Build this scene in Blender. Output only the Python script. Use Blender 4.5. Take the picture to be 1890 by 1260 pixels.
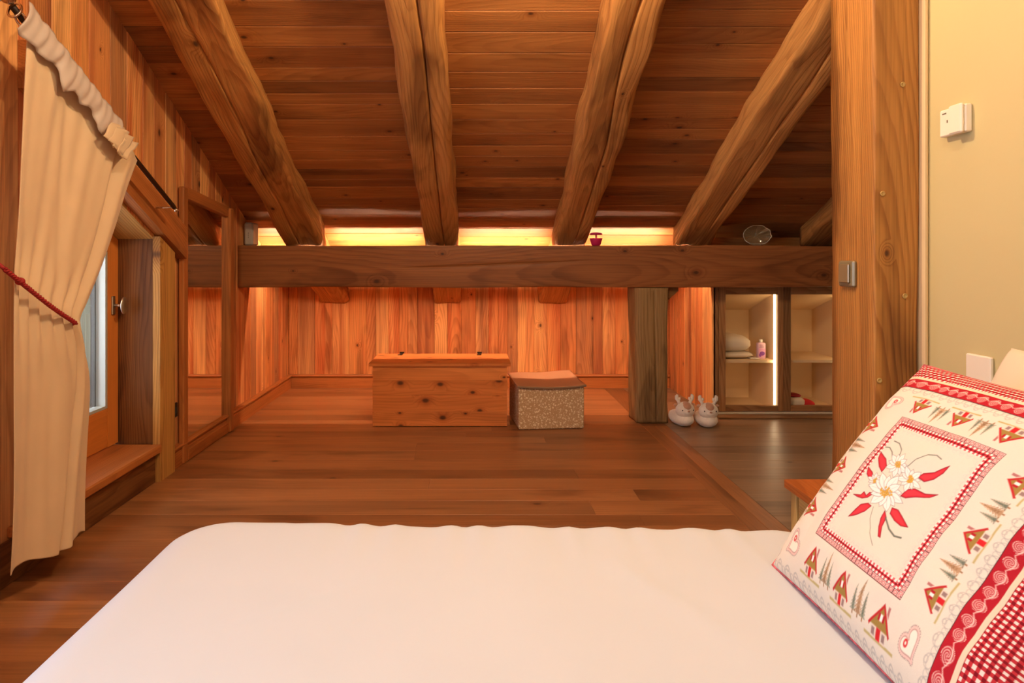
import bpy, math, random
import numpy as np
from mathutils import Vector, Matrix, noise
random.seed(7)
R = random.Random(11)
sc = bpy.context.scene
C = sc.collection
for o in list(bpy.data.objects): bpy.data.objects.remove(o)

# ------------------------------------------------------------------ camera
F, CX, CY, H = 1212.0, 872.0, 480.0, 1.08          # focal length (px), vanishing point (px), eye height
cam_d = bpy.data.cameras.new('camera'); cam = bpy.data.objects.new('camera', cam_d); C.objects.link(cam)
cam.location = (0, 0, H); cam.rotation_euler = (math.pi/2, 0, 0)
cam_d.sensor_width = 36; cam_d.lens = F*36/1890
cam_d.shift_x = (945-CX)/1890; cam_d.shift_y = -(630-CY)/1890
cam_d.clip_start = 0.02
sc.camera = cam
def P(px, py, Y): return Vector(((px-CX)/F*Y, Y, H-(py-CY)/F*Y))

# ------------------------------------------------------------------ colour management, world, lights
sc.view_settings.view_transform = 'Standard'; sc.view_settings.look = 'None'
sc.view_settings.gamma = 1; sc.view_settings.use_curve_mapping = False
sc.view_settings.exposure = 0.22
sc.cycles.use_denoising = True
sc.cycles.max_bounces = 8; sc.cycles.diffuse_bounces = 5; sc.cycles.glossy_bounces = 4
sc.cycles.sample_clamp_indirect = 6
w = bpy.data.worlds.new('sky'); sc.world = w; w.use_nodes = True
bg = w.node_tree.nodes['Background']
bg.inputs[0].default_value = (0.75, 0.87, 1.0, 1); bg.inputs[1].default_value = 1.6

def light(name, kind, loc, energy, color, size=0.1, rot=(0,0,0), size_y=None):
    d = bpy.data.lights.new(name, kind); o = bpy.data.objects.new(name, d); C.objects.link(o)
    o.location = loc; o.rotation_euler = rot; d.energy = energy; d.color = color
    if kind == 'AREA':
        d.size = size
        if size_y: d.shape = 'RECTANGLE'; d.size_y = size_y
    else: d.shadow_soft_size = size
    return o
WARM = (1.0, 0.56, 0.28)
light('ceiling_lamp_light', 'POINT', (0.22, 1.95, 2.28), 52, (1.0, 0.73, 0.43), 0.03)
light('ceiling_lamp_light', 'POINT', (0.22, 0.6, 2.82), 56, (1.0, 0.78, 0.52), 0.03)
light('wall_lamp_light', 'POINT', (-1.25, 0.7, 2.4), 4, (1.0, 0.80, 0.58), 0.05)
light('room_fill_light', 'AREA', (0.2, -1.0, 2.7), 8, (1.0, 0.97, 0.95), 1.0, (math.radians(38), 0, 0))  # added soft fill behind the camera, stands for no actual lamp
light('daylight_side_window', 'AREA', (-1.85, 0.35, 1.35), 36, (0.58, 0.77, 1.0), 1.1, (0, math.radians(-90), 0), 1.3)
light('daylight_low_window', 'AREA', (-2.3, 2.75, 0.9), 14, (0.85, 0.93, 1.0), 0.8, (0, math.radians(-90), 0), 0.8)

# ------------------------------------------------------------------ helpers
def tag(o, label=None, cat=None, group=None, kind=None):
    if label: o['label'] = label
    if cat: o['category'] = cat
    if group: o['group'] = group
    if kind: o['kind'] = kind
    return o
def thing(name, label, cat, loc=(0,0,0), rotz=0, group=None):
    o = bpy.data.objects.new(name, None); C.objects.link(o)
    o.empty_display_size = 0.05
    o.location = loc; o.rotation_euler = (0, 0, rotz)
    return tag(o, label, cat, group)
def struct(o): o['kind'] = 'structure'; return o

class MB:
    """collects geometry with wood coordinates (wc) and a per-board tint"""
    def __init__(s): s.v=[]; s.f=[]; s.wc=[]; s.ti=[]; s.sm=[]; s.mi=[]
    def add(s, verts, faces, wc=None, tint=0.5, smooth=False, mi=0):
        b = len(s.v)
        verts = [tuple(p) for p in verts]
        s.v += verts; s.wc += [tuple(p) for p in (wc if wc is not None else verts)]
        s.ti += [tint]*len(verts)
        for f in faces: s.f.append(tuple(i+b for i in f)); s.sm.append(smooth); s.mi.append(mi)
        return s
    def prism(s, pts, ext, wc=None, tint=0.5, smooth=False, mi=0, wcext=None):
        """closed polygon pts (3D) extruded by ext"""
        n = len(pts); pts = [Vector(p) for p in pts]; ext = Vector(ext)
        vs = pts + [p+ext for p in pts]
        fs = [tuple(range(n))[::-1], tuple(range(n, 2*n))] + [(i, (i+1)%n, n+(i+1)%n, n+i) for i in range(n)]
        return s.add(vs, fs, wc, tint, smooth, mi)
    def board(s, o, A, B, N, L, W, T, c=0.002, L2=None, sh=0.0, sh2=0.0, tint=None, mi=0, seg=1):
        """plank: starts at o, runs along A (length L at B=0, L2 at B=W), across B, face towards N, thickness T behind.
        sh: start shift along A at B=W (slanted starts)"""
        o, A, B, N = map(Vector, (o, A, B, N))
        if L2 is None: L2 = L
        if tint is None: tint = R.random()
        off = Vector((R.uniform(0, 40), R.uniform(-.4, .4), R.uniform(0.04, .25)))
        prof = [(0,-T),(0,-c),(c,0),(W-c,0),(W,-c),(W,-T)] if c > 0 else [(0,-T),(0,0),(W,0),(W,-T)]
        vs=[]; wc=[]
        for k in range(2):
            for (b, n) in prof:
                fr = b/W
                a = sh*fr if k == 0 else L + (L2-L)*fr + sh*fr*0
                vs.append(o + A*a + B*b + N*n); wc.append(Vector((a, b, n)) + off)
        n = len(prof)
        fs = [tuple(range(n))[::-1], tuple(range(n, 2*n))] + [(i, (i+1)%n, n+(i+1)%n, n+i) for i in range(n)]
        return s.add(vs, fs, wc, tint, False, mi)
    def box(s, x0, x1, y0, y1, z0, z1, axis=0, tint=None, mi=0, bev=0.0, M=None):
        """box with grain along axis, optional chamfer"""
        if tint is None: tint = R.random()
        lo = Vector((min(x0,x1), min(y0,y1), min(z0,z1))); hi = Vector((max(x0,x1), max(y0,y1), max(z0,z1)))
        off = Vector((R.uniform(0, 40), R.uniform(-.3, .3), R.uniform(0.04, .2)))
        b = min(bev, (hi.x-lo.x)/2.2, (hi.y-lo.y)/2.2, (hi.z-lo.z)/2.2)
        def W(p):
            q = [(p.x,p.y,p.z),(p.y,p.x,p.z),(p.z,p.x,p.y)][axis]
            return Vector(q)+off
        if b <= 0:
            vs = [Vector((x,y,z)) for z in (lo.z,hi.z) for y in (lo.y,hi.y) for x in (lo.x,hi.x)]
            fs = [(0,2,3,1),(4,5,7,6),(0,1,5,4),(2,6,7,3),(0,4,6,2),(1,3,7,5)]
        else:
            vs=[]; idx={}
            for sx in (0,1):
                for sy in (0,1):
                    for sz in (0,1):
                        c = Vector((hi.x if sx else lo.x, hi.y if sy else lo.y, hi.z if sz else lo.z))
                        d = Vector((-b if sx else b, -b if sy else b, -b if sz else b))
                        for a in range(3):
                            p = c.copy()
                            for k in range(3):
                                if k != a: p[k] += d[k]
                            idx[(sx,sy,sz,a)] = len(vs); vs.append(p)
            fs=[]
            I = lambda x,y,z,a: idx[(x,y,z,a)]
            for q in (0,1):
                f = [I(q,0,0,0),I(q,1,0,0),I(q,1,1,0),I(q,0,1,0)]; fs.append(f if q else f[::-1])
                f = [I(0,q,0,1),I(0,q,1,1),I(1,q,1,1),I(1,q,0,1)]; fs.append(f if q else f[::-1])
                f = [I(0,0,q,2),I(1,0,q,2),I(1,1,q,2),I(0,1,q,2)]; fs.append(f if q else f[::-1])
            for p in (0,1):
                for q in (0,1):
                    fs.append([I(0,p,q,1),I(1,p,q,1),I(1,p,q,2),I(0,p,q,2)])
                    fs.append([I(p,0,q,0),I(p,1,q,0),I(p,1,q,2),I(p,0,q,2)])
                    fs.append([I(p,q,0,0),I(p,q,1,0),I(p,q,1,1),I(p,q,0,1)])
            for sx in (0,1):
                for sy in (0,1):
                    for sz in (0,1): fs.append([I(sx,sy,sz,0),I(sx,sy,sz,1),I(sx,sy,sz,2)])
        wc = [W(p) for p in vs]
        if M is not None: vs = [M @ p for p in vs]
        return s.add(vs, fs, wc, tint, False, mi)
    def tube(s, path, r, n=10, closed=False, tint=0.5, mi=0, cap=True):
        path = [Vector(p) for p in path]; m = len(path)
        rr = r if hasattr(r, '__len__') else [r]*m
        vs=[]; fs=[]; ref = Vector((0,0,1))
        d0 = (path[1]-path[0]).normalized()
        if abs(d0.z) > .9: ref = Vector((1,0,0))
        u = d0.cross(ref).normalized()
        for i,p in enumerate(path):
            if closed: d = (path[(i+1)%m]-path[i-1]).normalized()
            else: d = (path[min(i+1,m-1)]-path[max(i-1,0)]).normalized()
            u = (u - d*u.dot(d)).normalized(); v = d.cross(u)
            for k in range(n):
                a = 2*math.pi*k/n; vs.append(p+(u*math.cos(a)+v*math.sin(a))*rr[i])
        for i in range(m if closed else m-1):
            for k in range(n):
                a=i*n+k; b=i*n+(k+1)%n; c=((i+1)%m)*n+(k+1)%n; e=((i+1)%m)*n+k
                fs.append((a,b,c,e))
        if cap and not closed: fs.append(tuple(range(n))[::-1]); fs.append(tuple(range((m-1)*n, m*n)))
        return s.add(vs, fs, None, tint, True, mi)
    def lathe(s, prof, c=(0,0,0), n=28, M=None, tint=0.5, mi=0):
        c = Vector(c); vs=[]; fs=[]; m=len(prof)
        for (r,z) in prof:
            for k in range(n):
                a=2*math.pi*k/n; p = Vector((max(r,1e-5)*math.cos(a), max(r,1e-5)*math.sin(a), z))
                vs.append((M @ p if M is not None else p) + c)
        for i in range(m-1):
            for k in range(n): fs.append((i*n+k, i*n+(k+1)%n, (i+1)*n+(k+1)%n, (i+1)*n+k))
        fs.append(tuple(range(n))[::-1]); fs.append(tuple(range((m-1)*n, m*n)))
        return s.add(vs, fs, None, tint, True, mi)
    def ball(s, c, r, n=20, m=12, fn=None, mi=0, M=None):
        """ellipsoid, r = (rx,ry,rz); fn(unit_dir)->scale"""
        c=Vector(c); vs=[]; fs=[]
        for i in range(m+1):
            th=math.pi*i/m
            for k in range(n):
                ph=2*math.pi*k/n
                d=Vector((math.sin(th)*math.cos(ph), math.sin(th)*math.sin(ph), math.cos(th)))
                q=Vector((d.x*r[0], d.y*r[1], d.z*r[2]))*(fn(d) if fn else 1)
                vs.append((M @ q if M is not None else q)+c)
        for i in range(m):
            for k in range(n): fs.append((i*n+k, (i+1)*n+k, (i+1)*n+(k+1)%n, i*n+(k+1)%n))
        return s.add(vs, fs, None, .5, True, mi)
    def grid(s, fn, nu, nv, smooth=True, flip=False, mi=0, wcf=None, tint=.5):
        vs=[Vector(fn(i/nu, j/nv)) for j in range(nv+1) for i in range(nu+1)]
        wc=[Vector(wcf(i/nu, j/nv)) for j in range(nv+1) for i in range(nu+1)] if wcf else None
        fs=[]
        for j in range(nv):
            for i in range(nu):
                a=j*(nu+1)+i; q=(a,a+1,a+nu+2,a+nu+1); fs.append(q[::-1] if flip else q)
        return s.add(vs, fs, wc, tint, smooth, mi)
    def build(s, name, mat, parent=None):
        me = bpy.data.meshes.new(name); me.from_pydata(s.v, [], s.f)
        a = me.attributes.new('wc', 'FLOAT_VECTOR', 'POINT'); a.data.foreach_set('vector', np.array(s.wc, dtype=np.float32).ravel())
        a = me.attributes.new('tint', 'FLOAT', 'POINT'); a.data.foreach_set('value', np.array(s.ti, dtype=np.float32))
        me.polygons.foreach_set('use_smooth', s.sm)
        for m in (mat if isinstance(mat, (list, tuple)) else [mat]): me.materials.append(m)
        me.polygons.foreach_set('material_index', s.mi)
        me.update()
        o = bpy.data.objects.new(name, me); C.objects.link(o)
        if parent is not None: o.parent = parent
        return o

# ------------------------------------------------------------------ materials
def srgb(r, g, b):
    f = lambda c: (c/255/12.92) if c/255 <= .04045 else ((c/255+.055)/1.055)**2.4
    return (f(r), f(g), f(b), 1)
class NT:
    def __init__(s, name):
        s.m = bpy.data.materials.new(name); s.m.use_nodes = True; s.t = s.m.node_tree
        s.bsdf = s.t.nodes['Principled BSDF']
    def n(s, typ, **kw):
        n = s.t.nodes.new(typ)
        for k, v in kw.items():
            if k.startswith('_'): setattr(n, k[1:], v)
        return n
    def l(s, a, b): s.t.links.new(a, b)
    def val(s, sock, x):
        if hasattr(x, 'default_value') or isinstance(x, bpy.types.NodeSocket): s.l(x, sock)
        else: sock.default_value = x
    def math(s, op, a, b=0.0, c=0.0, clamp=False):
        n = s.n('ShaderNodeMath', _operation=op, _use_clamp=clamp)
        for i, x in enumerate((a, b, c)): s.val(n.inputs[i], x)
        return n.outputs[0]
    def vmul(s, a, b):
        n = s.n('ShaderNodeVectorMath', _operation='MULTIPLY'); s.val(n.inputs[0], a); n.inputs[1].default_value = b; return n.outputs[0]
    def noise(s, vec, scale=1, detail=2, rough=.5, dist=0):
        n = s.n('ShaderNodeTexNoise'); s.l(vec, n.inputs['Vector']); n.inputs['Scale'].default_value = scale
        n.inputs['Detail'].default_value = detail; n.inputs['Roughness'].default_value = rough; n.inputs['Distortion'].default_value = dist
        return n.outputs['Fac']
    def ramp(s, fac, stops, interp='LINEAR'):
        n = s.n('ShaderNodeValToRGB'); s.l(fac, n.inputs[0]); cr = n.color_ramp; cr.interpolation = interp
        while len(cr.elements) > 1: cr.elements.remove(cr.elements[-1])
        cr.elements[0].position, cr.elements[0].color = stops[0]
        for p, c in stops[1:]: e = cr.elements.new(p); e.color = c
        return n.outputs[0]
    def mrange(s, v, a, b, c, d, smooth=False):
        n = s.n('ShaderNodeMapRange'); s.l(v, n.inputs[0])
        if smooth: n.interpolation_type = 'SMOOTHSTEP'
        for i, x in zip((1,2,3,4), (a,b,c,d)): n.inputs[i].default_value = x
        return n.outputs[0]
    def mix(s, fac, a, b, mode='MIX'):
        n = s.n('ShaderNodeMix', _data_type='RGBA', _blend_type=mode)
        s.val(n.inputs[0], fac); s.val(n.inputs[6], a); s.val(n.inputs[7], b); return n.outputs[2]

def wood(name, cols, ringw=.011, ring=.45, streak=.35, knots=.5, kd=2.4, rough=.55, stain=.5, stain_col=(.35,.3,.27,1), bump=.25, weather=0.0, tintamt=1.0, rvar=.1, spec=.3, gain=1.5, kr=1.0, sv=.9, bl=.86):
    s = NT(name)
    at = s.n('ShaderNodeAttribute', _attribute_name='wc'); wc = at.outputs['Vector']
    ti = s.n('ShaderNodeAttribute', _attribute_name='tint').outputs['Fac']
    sep = s.n('ShaderNodeSeparateXYZ'); s.l(wc, sep.inputs[0]); x, y, z = sep.outputs
    # knots
    kv = s.n('ShaderNodeTexVoronoi', _voronoi_dimensions='2D'); s.l(s.vmul(wc, (.8, 1.25, 1)), kv.inputs['Vector']); kv.inputs['Scale'].default_value = kd
    kcol = s.n('ShaderNodeSeparateXYZ'); s.l(kv.outputs['Color'], kcol.inputs[0])
    gate = s.math('GREATER_THAN', kcol.outputs[0], 1-knots)
    size = s.mrange(kcol.outputs[1], 0, 1, .45, 1.15)
    kdist = s.math('DIVIDE', s.math('DIVIDE', kv.outputs['Distance'], size), kd)          # roughly metres
    bulge = s.math('MULTIPLY', s.mrange(kdist, 0, .075, 1, 0, True), gate)
    core = s.math('MULTIPLY', s.mrange(kdist, .006*kr, .019*kr, 1, 0, True), gate)
    # rings around a wandering pith
    warp = s.noise(s.vmul(wc, (1.1, 5, 5)), 1, 2, .5)
    warp2 = s.noise(s.vmul(wc, (5, 30, 30)), 1, 1, .5)
    yy = s.math('ADD', y, s.math('MULTIPLY', s.math('SUBTRACT', warp, .5), .12))
    zz = s.math('ADD', z, s.math('MULTIPLY', s.math('SUBTRACT', s.noise(s.vmul(wc, (.7, 1.5, 1.5)), 1, 0), .5), .2))
    rad = s.math('SQRT', s.math('ADD', s.math('MULTIPLY', yy, yy), s.math('MULTIPLY', zz, zz)))
    rad = s.math('ADD', rad, s.math('ADD', s.math('MULTIPLY', bulge, .045), s.math('MULTIPLY', warp2, .006)))
    fr = s.math('FRACT', s.math('DIVIDE', rad, ringw))
    late = s.math('ADD', s.mrange(fr, .35, .88, 0, 1, True), s.mrange(fr, .9, 1.0, 0, -1, True))
    st = s.noise(s.vmul(wc, (2.5, 130, 130)), 1, 3, .6)
    st2 = s.noise(s.vmul(wc, (.9, 14, 14)), 1, 2, .6)
    big = s.noise(s.vmul(wc, (1.3, 4.5, 4.5)), 1, 3, .6, .6)
    t = s.math('ADD', s.math('MULTIPLY', s.math('SUBTRACT', ti, .5), tintamt), s.math('ADD', .5, s.math('MULTIPLY', s.math('SUBTRACT', st2, .5), sv)), clamp=True)
    n = len(cols)
    col = s.ramp(t, [(i/(n-1), tuple(q*gain*k_ for q,k_ in zip(srgb(*c)[:3],(1,1.10,bl)))+(1,)) for i, c in enumerate(cols)])
    rs = s.math('MULTIPLY', late, s.mrange(big, .35, .65, ring*.45, ring))
    col = s.mix(rs, col, s.mix(1, col, (.50,.36,.27,1), 'MULTIPLY'))
    col = s.mix(streak, col, s.ramp(st, [(.3,(.45,.42,.4,1)),(.55,(1,1,1,1)),(.8,(1.15,1.1,1.05,1))]), 'MULTIPLY')
    col = s.mix(s.mrange(big, .52, .72, 0, stain, True), col, s.mix(1, col, stain_col, 'MULTIPLY'))
    col = s.mix(s.math('MULTIPLY', s.mrange(kdist, .014*kr, .045*kr, .5, 0, True), gate), col, s.mix(1, col, (.6,.42,.3,1), 'MULTIPLY'))
    col = s.mix(s.math('MULTIPLY', core, .85), col, srgb(62, 36, 22))
    s.l(col, s.bsdf.inputs['Base Color'])
    s.l(s.math('ADD', rough-rvar/2, s.math('MULTIPLY', st2, rvar)), s.bsdf.inputs['Roughness'])
    s.bsdf.inputs['Specular IOR Level'].default_value = spec
    h = s.math('ADD', s.math('MULTIPLY', late, .5), s.math('MULTIPLY', st, .8))
    b = s.n('ShaderNodeBump'); b.inputs['Strength'].default_value = bump; b.inputs['Distance'].default_value = .002
    s.l(h, b.inputs['Height']); s.l(b.outputs[0], s.bsdf.inputs['Normal'])
    return s.m
def plain(name, c, rough=.5, metal=0, var=0.0, vs=8, bump=0, bs=200, spec=.5, **kw):
    s = NT(name)
    s.bsdf.inputs['Roughness'].default_value = rough; s.bsdf.inputs['Metallic'].default_value = metal
    s.bsdf.inputs['Specular IOR Level'].default_value = spec
    tc = s.n('ShaderNodeTexCoord').outputs['Object']
    nz = s.noise(tc, vs, 3)
    c0 = srgb(*c); lo = tuple(x*(1-var) for x in c0[:3])+(1,); hi = tuple(min(1, x*(1+var)) for x in c0[:3])+(1,)
    s.l(s.ramp(nz, [(.3, lo), (.7, hi)]), s.bsdf.inputs['Base Color'])
    if bump:
        b = s.n('ShaderNodeBump'); b.inputs['Strength'].default_value = bump; b.inputs['Distance'].default_value = .001
        s.l(s.noise(tc, bs, 2), b.inputs['Height']); s.l(b.outputs[0], s.bsdf.inputs['Normal'])
    for k, v in kw.items(): s.bsdf.inputs[k].default_value = v
    return s.m
def emit(name, c, strength):
    s = NT(name); s.bsdf.inputs['Base Color'].default_value = (1,1,1,1)
    s.bsdf.inputs['Emission Color'].default_value = tuple(c)+(1,); s.bsdf.inputs['Emission Strength'].default_value = strength
    return s.m
def glass(name, c=(1,1,1,1), rough=0.0):
    s = NT(name); s.bsdf.inputs['Base Color'].default_value = c; s.bsdf.inputs['Transmission Weight'].default_value = 1
    s.bsdf.inputs['Roughness'].default_value = rough; s.bsdf.inputs['IOR'].default_value = 1.45; return s.m

m_ceil  = wood('ceiling_boards_wood', [(120,72,44),(146,88,52),(166,104,62),(138,80,46)], ring=.35, knots=.8, kd=3.2, stain=.5, rough=.5, gain=1.35, kr=.8)
m_wall  = wood('wall_boards_wood', [(140,80,52),(188,118,72),(164,92,56),(206,146,96),(150,96,66),(196,126,76),(172,90,52),(212,150,98)], ring=.55, knots=.5, kd=2.4, stain=.6, rough=.6, tintamt=1.0, sv=.45, bl=.95, gain=1.45)
m_beam  = wood('tie_beam_wood', [(108,62,38),(130,76,46),(142,84,52)], gain=1.4, ringw=.018, ring=.5, knots=.6, kd=2.4, stain=.5, rough=.5, streak=.4)
m_raft  = wood('rafter_wood', [(124,78,46),(160,106,64),(182,126,80)], ringw=.013, ring=.5, knots=.5, kd=2.0, stain=.8, rough=.65, bump=.6, streak=.5, gain=1.6)
m_post  = wood('post_wood', [(136,84,46),(180,120,68),(204,148,90)], ringw=.012, ring=.7, knots=.6, kd=1.8, stain=.85, gain=1.02, rough=.55, bump=.5, streak=.5)
m_grey  = wood('weathered_post_wood', [(96,70,48),(126,94,66),(140,106,76)], ringw=.012, ring=.35, knots=.5, kd=2.2, stain=.7, rough=.7, bump=.6, streak=.6)
m_floor = wood('floor_boards_wood', [(104,64,42),(122,76,50),(136,88,60),(112,72,50)], ringw=.02, ring=.22, knots=.12, kd=1.5, stain=.55, rough=.36, bump=.08, streak=.3, rvar=.12, spec=.5, gain=1.9)
m_floor2= wood('floor_grey_boards_wood', [(100,74,62),(122,94,80),(136,104,88),(108,82,70)], ringw=.02, ring=.2, knots=.1, kd=1.5, stain=.5, rough=.36, bump=.08, streak=.3, spec=.5)
m_trim  = wood('trim_wood', [(126,70,38),(158,92,52),(140,80,44)], ring=.4, knots=.15, stain=.4, rough=.5)
m_chest = wood('pine_chest_wood', [(168,92,50),(188,108,62),(198,120,72)], ringw=.02, ring=.3, knots=.85, kd=5.2, kr=1.25, stain=.3, rough=.45, streak=.2, bump=.1)
m_sash  = wood('sash_wood', [(176,100,48),(190,112,58)], ring=.15, knots=.0, stain=.15, rough=.4, streak=.15, bump=.05)
m_cabf  = wood('cabinet_frame_wood', [(88,60,42),(116,80,56),(104,70,48)], ringw=.012, ring=.6, knots=.2, stain=.4, rough=.55, streak=.5, gain=2.6)
m_night = wood('nightstand_wood', [(150,118,78),(170,136,92)], ring=.4, knots=.3, stain=.4, rough=.5)
m_ntop  = wood('nightstand_top_wood', [(140,74,38),(160,88,46)], ring=.4, knots=.2, stain=.3, rough=.45)
m_exter = wood('exterior_grey_wood', [(96,92,88),(122,117,112)], gain=1, ringw=.012, ring=.5, knots=.2, rough=.8, streak=.6, stain=.3)
m_plast = plain('cream_plaster', (198,184,134), .85, var=.04, vs=1.5, bump=.15, bs=60)
m_jambw = plain('plaster_edge', (222,196,150), .8, var=.03)
m_sheet = plain('white_bed_linen', (202,210,220), .9, var=.015, vs=3, bump=.12, bs=900, **{'Sheen Weight': .15})
m_pill  = plain('cream_pillow_linen', (222,208,184), .9, var=.015, vs=4, bump=.12, bs=900)
m_curt  = plain('curtain_linen', (214,186,150), .75, var=.03, vs=10, bump=.25, bs=1200, **{'Sheen Weight': .2})
m_lin   = plain('curtain_lining_satin', (196,180,170), .5, var=.03, vs=10)
m_rope  = plain('red_cord', (150,22,26), .7, var=.2, vs=200, bump=.5, bs=500)
m_dark  = plain('dark_iron', (52,40,34), .4, .7, var=.2)
m_jamb  = wood('jamb_wood', [(96,56,32),(126,80,46),(140,92,56)], ringw=.014, ring=.85, knots=.4, kd=1.8, stain=.9, stain_col=(.22,.17,.14,1), rough=.6, streak=.5, gain=1.4)
m_chrome= plain('chrome', (220,210,200), .18, 1)
m_satin = plain('satin_nickel', (206,200,190), .32, 1)
m_bronze= plain('bronze_plastic', (134,122,92), .35, .15)
m_white = plain('white_plastic', (236,226,206), .45)
m_gtext = plain('grey_print', (120,105,80), .6)
m_greyp = plain('grey_plastic', (170,160,150), .5)
m_black = plain('black_plastic', (30,26,24), .5)
m_int   = plain('cabinet_interior_cream', (232,202,156), .7, var=.015, vs=2)
m_alu   = plain('track_aluminium', (235,225,208), .35, .3)
m_mirr  = plain('mirror_glass', (235,232,226), .02, 1)
m_led   = emit('led_warm', (1.0, 0.70, 0.47), 140)
m_led3  = emit('led_warm_upper', (1.0, 0.82, 0.55), 240)
m_led2  = emit('led_cabinet', (1.0, 0.76, 0.46), 9)
m_pane  = glass('window_glass')
m_out   = plain('dark_gasket', (60,58,56), .6)
m_spacer= plain('window_spacer', (205,210,205), .4, .3)
m_mag   = plain('magenta_plastic', (190,36,88), .35)

# ------------------------------------------------------------------ room dimensions
SL = 0.484                                   # roof slope
def Zu(Y): return 0.712 + SL*(5.57-Y)        # underside of the rafters
def Zc(Y): return Zu(Y) + 0.14               # face of the ceiling boards
XL, XR, YB, YN = -1.56, 1.30, 5.57, -1.7
XF = 2.9

# floor --------------------------------------------------------------
mb = MB()
y = YN
while y < YB+.02:
    wd = R.uniform(.115, .175)
    x = XL-.05
    while x < 1.11:
        L = R.uniform(1.1, 2.6); x2 = min(x+L, 1.11)
        if 1.11-x2 < .35: x2 = 1.11
        mb.board((x, y, 0), (1,0,0), (0,1,0), (0,0,1), x2-x-.001, wd-.0006, .02, .0008); x = x2
    y += wd
y = YN
while y < YB:
    wd = R.uniform(.125, .165)
    mb.board((1.27, y, 0), (1,0,0), (0,1,0), (0,0,1), XF-1.27, wd-.0006, .02, .0008, mi=1); y += wd
mb.board((1.11, YN, 0), (0,1,0), (1,0,0), (0,0,1), 4.28-YN, .079, .02, .0015)
mb.board((1.19, YN, 0), (0,1,0), (1,0,0), (0,0,1), 4.28-YN, .079, .02, .0015)
mb.board((1.11, 4.28, 0), (0,1,0), (1,0,0), (0,0,1), YB-4.28, .159, .02, .0015)
mb.box(XL-.1, XF+.1, YN-.1, YB+.1, -.08, -.02, bev=0)
struct(mb.build('floor', [m_floor, m_floor2]))

# ceiling boards, cut between the rafters ------------------------------
RAFT = [(-1.175, .265), (-.225, .235), (.675, .232), (1.545, .25), (2.45, .26)]
cosS = 1/math.sqrt(1+SL*SL); sinS = SL*cosS
edges = [XL-.05] + [r[0] for r in RAFT] + [XF+.05]
mb = MB()
for k in range(len(edges)-1):
    s0 = R.uniform(0, .1) - .1
    tot = (YB+.1-YN)/cosS
    while s0 < tot:
        wd = R.uniform(.085, .15)
        Yc = YN + s0*cosS
        mb.board((edges[k], Yc, Zc(Yc)), (1,0,0), (0,cosS,-sinS), (0,-sinS,-cosS), edges[k+1]-edges[k], wd-.0008, .02, .004, tint=R.random())
        s0 += wd
mb.prism([(XL-.2, YN-.2, Zc(YN-.2)+.025), (XL-.2, YB+.2, Zc(YB+.2)+.025), (XL-.2, YB+.2, Zc(YB+.2)+.1), (XL-.2, YN-.2, Zc(YN-.2)+.1)], (XF-XL+.4, 0, 0))
struct(mb.build('ceiling', m_ceil))

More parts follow.
